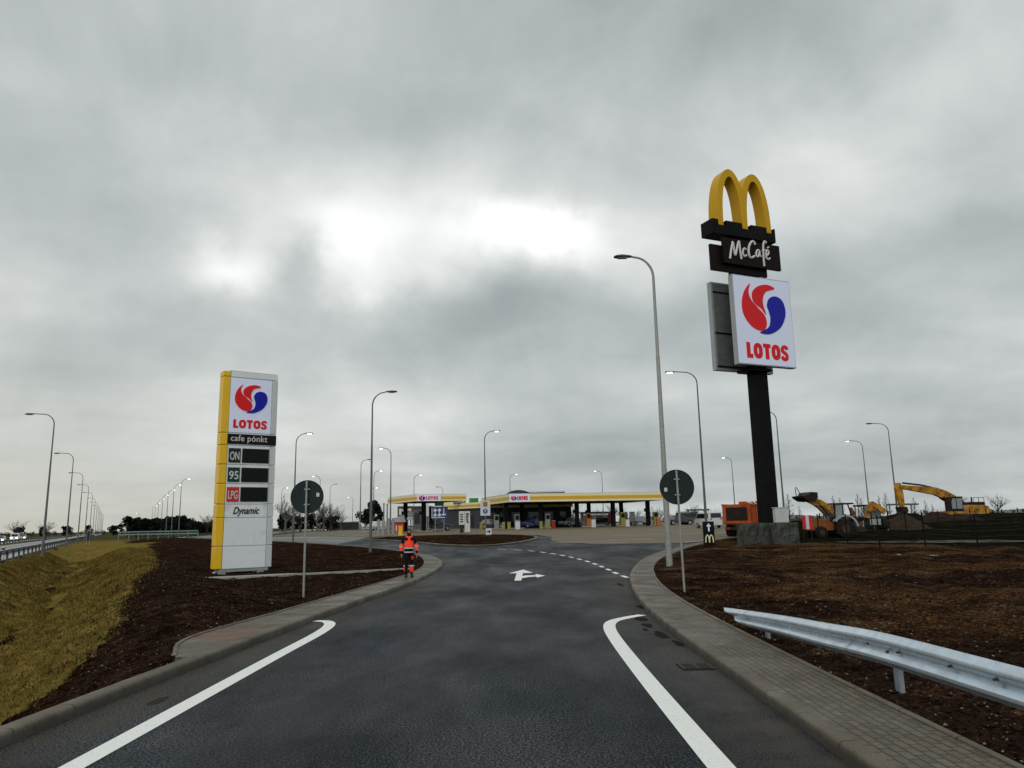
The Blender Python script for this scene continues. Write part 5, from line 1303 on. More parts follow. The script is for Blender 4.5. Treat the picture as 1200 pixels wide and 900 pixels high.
# orange tipper
HT = R(58); p = wp(868, 620, 66)
t = thing('tipper_truck', 'orange tipper truck seen from behind beside the black sign column', 'truck', (p.x+2.0, 70, B(p.x+2, 70)+.02), HT)
MB().span(-3.6, 3.9, -.45, .45, .75, 1.05).build('chassis', 'truck_dark', t)
b = MB(); Wt = 1.25
b.span(-3.75, 1.3, -Wt, -Wt+.08, 1.15, 2.75); b.span(-3.75, 1.3, Wt-.08, Wt, 1.15, 2.75); b.span(-3.75, 1.3, -Wt+.08, Wt-.08, 1.05, 1.2); b.span(1.22, 1.3, -Wt+.08, Wt-.08, 1.2, 3.1)
for k in range(8): b.span(-3.6+k*.68, -3.48+k*.68, -Wt-.07, -Wt, 1.12, 2.72); b.span(-3.6+k*.68, -3.48+k*.68, Wt, Wt+.07, 1.12, 2.72)
b.span(-3.75, 1.3, -Wt-.09, -Wt+.02, 2.66, 2.80); b.span(-3.75, 1.3, Wt-.02, Wt+.09, 2.66, 2.80); b.span(1.3, 2.4, -Wt+.1, Wt-.1, 3.0, 3.1)
bed = b.build('tipper_body', 'truck_orange', t)
tg = MB().box(-3.82, 0, 1.95, .09, 2*Wt-.06, 1.62).build('tailgate', 'truck_orange', bed); MB().span(-3.89, -3.865, -Wt+.32, Wt-.32, 1.35, 2.5).build('tailgate_panel', 'truck_dark', bed)
MB().span(1.6, 3.9, -1.2, 1.2, 1.0, 3.05, bev=.1).build('cab', 'truck_orange', t); MB().span(2.2, 3.4, -1.215, 1.215, 2.0, 2.75).build('cab_window', 'dark_glass', t)
for y_ in (-.95, .95):
    for x_ in (-2.9, -1.6, 2.7): wheel(t, x_, y_, .52, .5, 'truck_dark')
MB().span(-3.7, -3.55, -1.15, 1.15, .55, .8).build('bumper', 'truck_dark', t)
for y_ in (-.9, .9): MB().span(-3.74, -3.70, y_-.2, y_+.2, .6, .76).build('tail_light', 'tail_red', t)
b = MB(); b.tube([(-1.0, -1.0, 2.8), (0.2, -.5, 3.05)], .06, 6); b.tube([(-2.2, -1.0, 2.8), (-1.3, -.3, 3.0), (1.2, -.3, 3.05)], .05, 6); b.build('tarp_bar', 'fascia_cream', t)

mat('rim_muddy', (.06, .035, .015), .8, spec=.1, var=.5, vs=6)
def limb(t, name, pts, wd, th_, m='digger_yellow'):
    """box-section arm through points (x,z) with widths th_"""
    b = MB(); n = len(pts)
    for i, (x, z) in enumerate(pts):
        d = Vector(pts[min(i+1, n-1)])-Vector(pts[max(i-1, 0)]); d.normalize(); nr = Vector((-d.y, d.x))*th_[i]/2
        for s in (1, -1):
            for y_ in (-wd/2, wd/2): b.v.append((x+s*nr.x, y_, z+s*nr.y))
    for i in range(n-1):
        a_, c_ = i*4, (i+1)*4; b.f += [(a_, a_+1, c_+1, c_), (a_+2, c_+2, c_+3, a_+3), (a_, c_, c_+2, a_+2), (a_+1, a_+3, c_+3, c_+1)]
    b.f += [(0, 2, 3, 1), ((n-1)*4, (n-1)*4+1, (n-1)*4+3, (n-1)*4+2)]
    return b.build(name, m, t)
def rot_wheel_track(t, y_, L, h, w_):
    P = [(-L/2, h*.5), (-L/2+.2, .08), (-L/2+.6, 0), (L/2-.6, 0), (L/2-.2, .08), (L/2, h*.5), (L/2-.2, h*.92), (L/2-.6, h), (-L/2+.6, h), (-L/2+.2, h*.92)]
    MB().prism(P, y_-w_/2, y_+w_/2).build('track', 'tyre', t)
    b = MB()
    for k in range(6): b.tube([(-L/2+.6+k*(L-1.2)/5, y_-w_/2-.02, h*.45), (-L/2+.6+k*(L-1.2)/5, y_+w_/2+.02, h*.45)], h*.25, 12)
    b.build('track_rollers', 'truck_dark', t)
# excavator (faces left)
YE = 87; pc = wp(1118, 604, YE); kx = YE/880*1.06
gE = wp(1118, 606.5, YE).z-.72
t = thing('excavator', 'large yellow tracked excavator with boom raised, on the dark heap at the right', 'excavator', (pc.x, YE, gE), R(4))
X = lambda px: (px-1118)*kx
Z = lambda py: wp(1118, py-(0), YE).z-gE
Zs = lambda px, py: wp(px, py, YE).z-gE
for y_ in (-1.2, 1.2): rot_wheel_track(t, y_, 4.6, .85, .6)
MB().span(-1.2, 1.2, -.9, .9, .35, 1.0).build('undercarriage', 'truck_dark', t)
ub = MB(); ub.prism([(X(1106), .98), (X(1147), .98), (X(1149), 1.25), (X(1149), 1.85), (X(1146), 2.05), (X(1129), 2.1), (X(1124), 1.6), (X(1106), 1.4)], -1.35, 1.35); ub.build('upper_body', 'digger_yellow', t)
MB().span(X(1131), X(1147), -1.2, .9, 2.05, 2.42, bev=.06).build('engine_hood', 'truck_dark', t)
b = MB(); 
for x_ in (1134, 1140, 1146): b.tube([(X(x_), -1.2, 2.0), (X(x_), -1.2, 2.9)], .03, 6)
b.tube([(X(1134), -1.2, 2.9), (X(1146), -1.2, 2.9)], .03, 6); b.tube([(X(1142), .3, 2.3), (X(1142), .3, 3.0)], .08, 8); b.build('handrail', 'truck_dark', t)
MB().span(X(1145), X(1151), -1.3, 1.3, 1.1, 1.95, bev=.15).build('counterweight', 'digger_yellow', t)
cb = MB(); cb.prism([(X(1107), 1.4), (X(1121), 1.4), (X(1121), 3.05), (X(1110), 3.05), (X(1107), 2.6)], -1.36, -.3); cb.build('cab', 'truck_dark', t)
gl = MB(); gl.prism([(X(1108.3), 1.7), (X(1113), 1.7), (X(1113), 2.85), (X(1110), 2.85), (X(1108.3), 2.5)], -1.38, -1.365); gl.prism([(X(1114), 1.7), (X(1120), 1.7), (X(1120), 2.85), (X(1114), 2.85)], -1.38, -1.365); gl.build('cab_window', 'pale_glass', t)
limb(t, 'boom', [(X(1123), 1.5), (X(1118), 2.9), (X(1110), Zs(1110, 580)), (X(1099), Zs(1099, 575.5)), (X(1080), Zs(1080, 573)), (X(1060), Zs(1060, 570.5))], .5, [.75, .85, .95, .85, .62, .4])
limb(t, 'stick', [(X(1058.5), Zs(1058, 566)), (X(1058.3), Zs(1058, 572)), (X(1059.5), Zs(1059, 582)), (X(1060.5), Zs(1060, 594))], .4, [.5, .8, .72, .45])
b = MB(); b.tube([(X(1104), 0, Zs(1104, 573)), (X(1085), 0, Zs(1085, 568.5)), (X(1064), 0, Zs(1064, 566))], .10, 8); b.tube([(X(1121), .3, 2.0), (X(1106), .3, Zs(1106, 583))], .12, 8); b.tube([(X(1121), -.3, 2.0), (X(1106), -.3, Zs(1106, 583))], .12, 8)
b.build('hydraulic_ram', 'truck_dark', t)
b = MB(); b.prism([(X(1056), Zs(1056, 594)), (X(1063), Zs(1063, 594)), (X(1064), Zs(1064, 599)), (X(1061), Zs(1061, 603)), (X(1055.5), Zs(1055, 604)), (X(1057), Zs(1057, 600))], -.6, .6)
for k in range(4): b.box(X(1055), -.45+.3*k, Zs(1055, 604.5), .25, .1, .12, ry=.5)
b.build('bucket', 'truck_dark', t)
# backhoe loader with raised front bucket (faces left)
YB = 60; pc = wp(974, 618, YB); kx = YB/880*1.04; gB = B(pc.x, YB)+.08
t = thing('backhoe_loader', 'yellow loader with dark cab and its front bucket lifted high, by the fence', 'loader', (pc.x, YB, gB), R(3))
X = lambda px: (px-975)*kx
Zs = lambda px, py: wp(px, py, YB).z-gB
wheel(t, X(984), -.85, .72, .5, 'rim_muddy'); wheel(t, X(984), .85, .72, .5, 'rim_muddy'); wheel(t, X(958), -.8, .46, .38, 'rim_muddy'); wheel(t, X(958), .8, .46, .38, 'rim_muddy')
MB().prism([(X(950), .6), (X(996), .6), (X(996), 1.15), (X(974), 1.25), (X(953), 1.2), (X(950), .95)], -.5, .5).build('chassis', 'digger_orange', t)
MB().span(X(952), X(972), -.42, .42, 1.0, 1.5, bev=.08).build('engine_hood', 'digger_orange', t)
b = MB(); P = [(X(985)+1.0*math.cos(a_), .78+1.0*math.sin(a_)) for a_ in np.linspace(.1, 2.6, 10)]+[(X(985)+.86*math.cos(a_), .78+.86*math.sin(a_)) for a_ in np.linspace(2.6, .1, 10)]
b.prism(P, -1.08, -.62); b.build('mudguard', 'sign_frame', t); MB().prism(P, .62, 1.08).build('mudguard', 'sign_frame', t)
zr = Zs(985, 589.5); cab = MB(); cab.span(X(974), X(997.5), -.82, .82, zr-.12, zr, bev=.04)
for x0_, x1_ in ((975, 976.5), (996, 993), (985, 985)):
    for y_ in (-.74, .74): cab.tube([(X(x0_), y_, 1.2), (X(x1_-(0 if x0_ < 990 else 2)), y_, zr-.1)], .055, 6)
cab.span(X(975), X(996), -.78, .78, 1.15, 1.4); cab.span(X(984), X(988), -.3, .3, 1.3, 1.95); co_ = cab.build('cab', 'truck_dark', t)
gw = MB()
for y_ in (-.74, .74): gw.add([(X(976.5), y_, 1.4), (X(984), y_, 1.4), (X(984), y_, zr-.15), (X(977), y_, zr-.15)], [(0, 1, 2, 3)])
gw.build('cab_window', 'pale_glass', co_)
limb(t, 'loader_arm', [(X(975), Zs(975, 601)), (X(969), Zs(969, 594)), (X(961), Zs(961, 588.5)), (X(952), Zs(952, 585))], .22, [.30, .40, .36, .22]); 
lm = limb(t, 'loader_arm', [(X(975), Zs(975, 601)), (X(969), Zs(969, 594)), (X(961), Zs(961, 588.5)), (X(952), Zs(952, 585))], .22, [.30, .40, .36, .22])
for o_, y_ in zip([c for c in t.children if c.name.startswith('loader_arm')], (-.6, .6)): o_.location.y = y_
b = MB(); b.tube([(X(972), -.35, Zs(972, 604)), (X(962), -.35, Zs(962, 592))], .07, 8); b.tube([(X(972), .35, Zs(972, 604)), (X(962), .35, Zs(962, 592))], .07, 8); b.build('hydraulic_ram', 'lamp_body', t)
b = MB(); P = [(956.5, 577.5), (949, 577), (946.5, 580.5), (939.5, 581.5), (941, 584), (946, 587.5), (953, 588), (956.5, 584)]
b.prism([(X(a_), Zs(a_, c_)) for a_, c_ in P], -1.05, 1.05); b.build('bucket', 'truck_dark', t)
b = MB()
for y_ in (-.5, .4): b.tube([(X(941.5), y_, Zs(941, 582)), (X(936.5+(y_ > 0)*4), y_, Zs(936, 571))], .03, 6)
b.build('fork_tine', 'truck_dark', t)
limb(t, 'digging_arm', [(X(996), 1.0), (X(1001), 1.9), (X(999), 2.3)], .22, [.3, .3, .2], 'digger_orange')
# second backhoe seen from behind, arm folded
YB = 68; pc = wp(1023, 618, YB); kx = YB/880*1.04; gB = B(pc.x, YB)+.08
t = thing('backhoe_loader', 'second loader seen from behind with its yellow digging arm folded into a peak', 'loader', (pc.x, YB, gB), R(3))
X = lambda px: (px-1023)*kx
Zs = lambda px, py: wp(px, py, YB).z-gB
for s in (-1, 1):
    b = MB(); b.tube([(s*.85-.22, 0, .72), (s*.85+.22, 0, .72)], .72, 24); o = b.build('wheel', 'tyre', t, smooth=True); MB().tube([(s*.85-.23, 0, .72), (s*.85+.23, 0, .72)], .34, 14).build('rim', 'digger_orange', o)
MB().span(-.6, .6, -.2, 2.6, .6, 1.15).build('chassis', 'truck_dark', t)
cb = MB(); cb.span(-.8, .8, -.1, 1.5, 1.0, 1.35); cb.span(-.85, .85, -.2, 1.6, 2.35, 2.5, bev=.04)
for x_ in (-.75, .75):
    for y_ in (-.1, 1.45): cb.tube([(x_, y_, 1.3), (x_*.95, y_, 2.4)], .05, 6)
cb.build('cab', 'truck_dark', t); MB().span(-.7, .7, -.12, -.1, 1.35, 2.3).build('cab_window', 'pale_glass', t)
for nm, P in (('boom', [(1012.5, 607), (1015, 598), (1018.5, 592), (1020.5, 589.5)]), ('stick', [(1019, 589.5), (1024, 593), (1029, 597), (1033, 600)])):
    o = limb(t, nm, [(X(a_), Zs(a_, c_)) for a_, c_ in P], .3, [.34, .42, .45, .34], 'digger_yellow'); o.location.y = -.7 if nm == 'boom' else -.72
b = MB(); b.tube([(X(1014), -.95, Zs(1014, 600)), (X(1024), -.95, Zs(1024, 596))], .08, 8); b.build('hydraulic_ram', 'digger_orange', t)
for s in (-1, 1): MB().box(s*1.05, -.5, .55, .14, .14, 1.1).build('stabiliser_leg', 'sign_frame', t)
MB().span(-.5, .5, -.55, -.35, .7, 1.25, bev=.03).build('slew_frame', 'sign_frame', t)
# red and white work barrier by the loader
p = wp(946, 612, 56); g = gz(p.x, p.y)
t = thing('work_barrier', 'red and white striped warning board beside the raised loader bucket', 'warning board', (p.x, p.y, g), .1)
for k in range(3): MB().span(-.36+k*.24, -.12+k*.24, -.03, .03, .75, 1.75).build('stripe', 'panel_red' if k % 2 == 0 else 'car_white', t)
for s in (-1, 1): MB().box(s*.3, .06, .85, .06, .06, 1.7).build('post', 'truck_dark', t)
fence_line([(wp(px, 620, 62).x, 62+(px-960)*.012) for px in range(962, 1230, 22)], 'rear line of dark fence posts standing among the diggers')
# heaps: named terrain features
def heap(name, label, cx, cy, rx, ry, h, m, seed):
    g = B(cx, cy); b = MB(); nr, na_ = 14, 40
    b.v.append((0, 0, h))
    for i in range(1, nr+1):
        u = i/nr
        for k in range(na_):
            t_ = 2*PI*k/na_; nn = mn.fractal(Vector((u*3*math.cos(t_)+seed, u*3*math.sin(t_), seed)), 1, 2, 5)
            z_ = h*(math.cos(u*PI)*.5+.5)*(1+.35*nn)-(.3 if i == nr else 0)
            b.v.append((rx*u*math.cos(t_)*(1+.12*nn), ry*u*math.sin(t_)*(1+.12*nn), z_))
    for k in range(na_): b.f.append((0, 1+k, 1+(k+1) % na_))
    for i in range(nr-1):
        for k in range(na_): b.f.append((1+i*na_+k, 1+(i+1)*na_+k, 1+(i+1)*na_+(k+1) % na_, 1+i*na_+(k+1) % na_))
    o = b.build(name, m, smooth='all'); o.location = (cx, cy, g); return tag(o, label, 'soil heap', 'soil heaps')
heap('soil_heap', 'brown soil heap under the excavator bucket', wp(1057, 610, 76).x, 76, 3.6, 2.8, 1.55, 'heap_brown', 3.3)
heap('soil_heap', 'almost black soil heap in front of the excavator tracks', wp(1110, 610, 78).x, 78, 6.8, 2.6, 1.55, 'heap_soil', 8.1)
heap('soil_heap', 'low dark soil heap between the two loaders', wp(1003, 614, 66).x, 66.5, 2.2, 1.8, .9, 'heap_soil', 5.2)
# gravel / slabs behind the fence
b = MB()
for P, wd in (([(960, 642), (1040, 641)], 0),):
    pass
o = MB()
P = [(22.5, 54.0), (31, 50.5), (33.5, 47), (27, 47.5), (21.5, 51)]
def fl2(b, poly, zo):
    o_ = len(b.v); b.v += [(x, y, gz(x, y)+zo) for x, y in poly]; b.f.append(tuple(range(o_, o_+len(poly))))
mat('gravel', (.10, .095, .08), spec=.1, rough=.9, var=.5, vs=.8, bump=.5, bs=6, dirt=(.02, .018, .014), ds=.5, dthr=.48)
st_, _ = tri_sheet('gravel_strip', ptsin(P, .7), P, [], lambda x, y, b_: Gz(x, y)+.03, 'gravel'); struct(st_)

# ------------------------------------------------------------------ trees
def cone_branchy(seed, h, tr=.1):
    rnd = random.Random(seed); trunk = MB(); crown = MB(); trunk.tube([(0, 0, -.1), (.01*h, 0, h*.5), (0, 0, h)], [tr, tr*.6, .02], 6)
    for k in range(46):
        z_ = h*(.1+.88*k/46); L = h*.26*(1-z_/h)**.8+.12; a_ = rnd.uniform(0, 2*PI); d = Vector((math.cos(a_), math.sin(a_), rnd.uniform(.5, 1.1))).normalized(); p = Vector((0, 0, z_)); q = p+d*L
        crown.tube([p, q], [.035, .018], 3, False)
        for j in range(4):
            t_ = rnd.uniform(.3, 1); c_ = p.lerp(q, t_); e_ = (d+Vector((rnd.uniform(-1, 1), rnd.uniform(-1, 1), rnd.uniform(-.2, .8)))*.8).normalized()*L*.4; crown.tube([c_, c_+e_], [.022, .014], 3, False)
    return trunk, crown
def branchy(seed, h, spread, twig=3, n0=7, tr=.18, up=.6, start=.25):
    if up > 1: return cone_branchy(seed, h, tr)
    rnd = random.Random(seed); trunk = MB(); crown = MB()
    def grow(p, d, L, r, lvl):
        n = 4; pts_ = [p]; dd = d.copy()
        for k in range(n):
            dd = (dd+Vector((rnd.uniform(-.25, .25), rnd.uniform(-.25, .25), rnd.uniform(-.05, .22)*up))).normalized(); pts_.append(pts_[-1]+dd*L/n)
        crown.tube(pts_, [max(r*(1-.75*i/n), .020) for i in range(n+1)], 4 if lvl < 2 else 3, False)
        if lvl < twig:
            for k in range(rnd.randint(4, 6)):
                i = rnd.randint(1, n); q = pts_[i]
                nd = (dd+Vector((rnd.uniform(-1, 1), rnd.uniform(-1, 1), rnd.uniform(-.3, .8)))*.85).normalized()
                grow(q, nd, L*rnd.uniform(.42, .68), r*.45, lvl+1)
    trunk.tube([(0, 0, -.1), (.02*h, 0, h*.35), (0, .02*h, h*.62)], [tr, tr*.7, tr*.4], 8)
    for k in range(n0):
        a_ = 2*PI*k/n0+rnd.uniform(-.3, .3); z_ = h*(start+(.62-start)*k/n0); d = Vector((math.cos(a_)*spread, math.sin(a_)*spread, up+rnd.uniform(0, .4))).normalized()
        grow(Vector((0, 0, z_)), d, h*rnd.uniform(.36, .5), tr*.42, 1)
    grow(Vector((0, 0, h*.6)), Vector((0, 0, 1)), h*.36, tr*.4, 1)
    return trunk, crown
def bare_tree(label, seed, h, spread, m='bark', **k):
    t = thing('bare_tree', label, 'tree', (0, 0, 0)); a_, b_ = branchy(seed, h, spread, **k)
    a_.build('trunk', m, t, smooth=True); b_.build('crown', m, t, fix=False); return t
def leafy(name, label, seed, h, rw, m, n=1500, ls=.3, conic=False, cat='tree'):
    rnd = random.Random(seed); t = thing(name, label, cat, (0, 0, 0)); MB().tube([(0, 0, -.1), (0, 0, h*.7)], [h*.03, h*.012], 7).build('trunk', 'bark', t)
    b = MB(); cl_ = [(rnd.gauss(0, rw*.38), rnd.gauss(0, rw*.38), h*rnd.uniform(.3, .85), rnd.uniform(.5, 1)*rw*.42) for _ in range(14)]
    for i in range(n):
        if conic:
            z_ = h*(rnd.random()**1.3*.88+.10); rr = rw*(1-z_/h)*math.sqrt(rnd.random())*rnd.choice((1, 1, .8)); a_ = rnd.uniform(0, 2*PI); c = Vector((rr*math.cos(a_), rr*math.sin(a_), z_))
        else:
            x0_, y0_, z0_, r_ = rnd.choice(cl_); v = Vector((rnd.gauss(0, 1), rnd.gauss(0, 1), rnd.gauss(0, 1))).normalized()*r_*rnd.random()**.33; c = Vector((x0_, y0_, z0_))+v
        s_ = ls*rnd.uniform(.5, 1.3); u = Vector((rnd.gauss(0, 1), rnd.gauss(0, 1), rnd.gauss(0, 1))).normalized(); w_ = u.orthogonal().normalized()
        b.add([c-u*s_, c+w_*s_*.5, c+u*s_, c-w_*s_*.5], [(0, 1, 2, 3)])
    b.build('crown', m, t, fix=False); return t
def setp(o, px, Y, label, group, rz=0, sc=1., first=False, z=None):
    p = wp(px, 615, Y); loc = (p.x, Y, (B(p.x, Y) if z is None else z)-.05)
    if first: o.location = loc; o.rotation_euler.z = rz; o['label'] = label; o['group'] = group; o.scale = (sc,)*3 if isinstance(sc, (int, float)) else sc; return o
    return dup(o, loc, rz, label, group, sc)
# proto sets
TB = [bare_tree('', 11, 7, .9, tr=.26, n0=9), bare_tree('', 12, 7, .7, 'pale_bark', tr=.26, n0=9), bare_tree('', 13, 7, .35, tr=.15, up=1.1, start=.12, n0=10)]
TL = [leafy('dark_tree', '', 21, 8, 3.2, 'dark_needles', 1700, .42), leafy('dark_tree', '', 22, 8, 3.6, 'dark_needles', 1700, .42)]
TS = leafy('pale_shrub_tree', '', 23, 6, 3.0, 'bush_leaves', 700, .22)
def once(lst):
    return lst
used = {}
def puttree(o, *a_, **k):
    f = o.name not in used; used[o.name] = 1; return setp(o, *a_, first=f, **k)
# far wood on the left
wg = 'trees of the dark wood behind the lit lamp row'
for i in range(22):
    px = 150+i*5.0+random.uniform(-1.5, 1.5); hpx = 627-(606+4*abs(math.sin(i*1.7))+(4 if i > 14 else 0)); Y = 205+random.uniform(-8, 12)
    puttree(TL[i % 2], px, Y, 'dark tree of the far wood behind the lit lamp row', wg, random.uniform(0, 6), hpx*Y/880/8*1.25, z=0.1)
# scattered bare trees along the horizon
def hpx(px, top, Y, base=None):
    p = wp(px, 615, Y); return (wp(px, top, Y).z-B(p.x, Y))
puttree(TB[0], 21, 190, 'round bare tree on the far left beyond the highway', 'bare trees', 1., hpx(21, 613.5, 190)/6.6, z=.0)
puttree(TB[0], 55, 205, 'bare tree behind the nearest highway lamp', 'bare trees', 2.2, hpx(55, 614, 205)/6.6, z=.0)
hd = 'trees of the far hedge line on the left'
for i in range(16):
    px = -6+i*9.2+random.uniform(-2, 2); Y = 330+random.uniform(-25, 25)
    puttree(TS if i % 3 else TL[i % 2], px, Y, 'low dark tree in the distant hedge line left of the wood', hd, random.uniform(0, 6), (14-3*abs(math.sin(i*2.1)))*Y/880/6.5*.8, z=0)
for i, (px, top, k, Y) in enumerate([(334, 588, 1, 125), (343, 592, 1, 130), (352, 597, 0, 128), (372, 592, 1, 126), (379, 589, 1, 129), (387, 594, 0, 132), (394, 598, 1, 140), (400, 603, 1, 150), (243, 605, 0, 180), (249, 606, 0, 185)]):
    puttree(TB[k], px, Y, ['pale bare tree right of the price pylon', 'bare tree between the pylon and the left round sign', 'darker bare tree behind the left round sign', 'pale bare tree low behind the left round sign', 'pale bare tree at the right rim of the left round sign', 'bare tree right of the left round sign', 'small pale bare tree above the white pavilion', 'smallest pale bare tree above the white pavilion', 'reddish bare tree left of the price pylon', 'bare tree touching the left edge of the price pylon'][i], 'bare trees by the far lot', i*1.3, hpx(px, top, Y)/7.0)
for i, px in enumerate((334, 345, 354, 366, 376, 384, 331, 391)):
    Y = 138; puttree(TL[i % 2], px, Y, 'dark undergrowth tree behind the pale bare trees of the far lot', 'dark undergrowth behind the far lot', i, hpx(px, 603+2*(i % 3), Y)/7.2)
puttree(TL[0], 437, 150, 'dark evergreen tree left of the tall verge lamp base', 'evergreens by the left canopy', 0, hpx(437, 588, 150)/7.4)
puttree(TL[1], 430, 152, 'smaller dark evergreen left of the taller one', 'evergreens by the left canopy', 0, hpx(430, 597, 150)/7.4)
for i in range(9):
    px = 398+i*6; puttree(TS, px, 240, 'low distant bush in the row behind the white pavilion', 'low bushes behind the pavilion', i*1.1, (9-2*(i % 3))*240/880/6.)
rb = 'bare saplings along the right horizon'
for i in range(19):
    px = 672+i*9.4+random.uniform(-2, 2); Y = 185+random.uniform(-15, 25); top = 603-random.uniform(0, 7)-(6 if i % 5 == 0 else 0)
    puttree(TB[(0, 2, 1)[i % 3]], px, Y, 'bare sapling in the long row seen under and beyond the right canopy', 'saplings beyond the canopy', i*.9, hpx(px, top, Y)/7.0)
for i in range(14):
    px = 678+i*12.5; puttree(TS, px, 200, 'low dark bush in the long row beyond the canopy', 'bushes beyond the canopy', i*1.7, (9+2*(i % 2))*200/880/6.)
rl = [(926, 578), (979, 580), (987, 583), (1008, 578), (1033, 580), (1041, 577), (1074, 582), (1087, 585), (1012, 583), (966, 590), (1128, 583), (1133, 585), (1095, 590), (938, 592)]
for i, (px, top) in enumerate(rl):
    Y = 120+(i*7) % 30; puttree(TB[2], px, Y, 'thin bare sapling standing behind the digging machines', 'saplings behind the machines', i*1.1, (hpx(px, top, Y)/7.0))
puttree(TB[0], 1128, 140, 'wide bare tree behind the excavator engine', 'bare trees on the right', 1., hpx(1128, 583, 140)/7.2); 
puttree(TB[0], 1172, 150, 'round bare bushy tree at the right edge beyond the excavator', 'bare trees on the right', 3., hpx(1172, 581.5, 150)/7.2)
for i in range(12):
    px = 1060+i*13; puttree(TS, px, 420, 'tiny bush on the far right horizon', 'bushes on the far right horizon', i, (7+2*(i % 3))*420/880/6*.8)
for i in range(8):
    puttree(TS, 925+i*9, 300, 'tiny bush on the horizon behind the loader bucket', 'bushes behind the loader', i, 7*300/880/6*.8)
# distant low hills
b = MB(); hp = []
for k in range(41):
    px = 900+k*22; Y = 1500; p = wp(px, 600, Y); h = 5+max(0, (px-1120)/90)*3+3*math.sin(k*.5+1)+1.5*math.sin(k*1.3)
    hp.append((p.x, h))
b.v = [(x, 1500, 0) for x, h in hp]+[(x, 1560+0*h, h) for x, h in hp]+[(x, 1700, 0) for x, h in hp]; n = len(hp)
b.f = [(i, i+1, n+i+1, n+i) for i in range(n-1)]+[(n+i, n+i+1, 2*n+i+1, 2*n+i) for i in range(n-1)]
mat('far_hill', (.10, .115, .12), .9, var=.2, vs=.01); struct(b.build('hills', 'far_hill', smooth='all'))

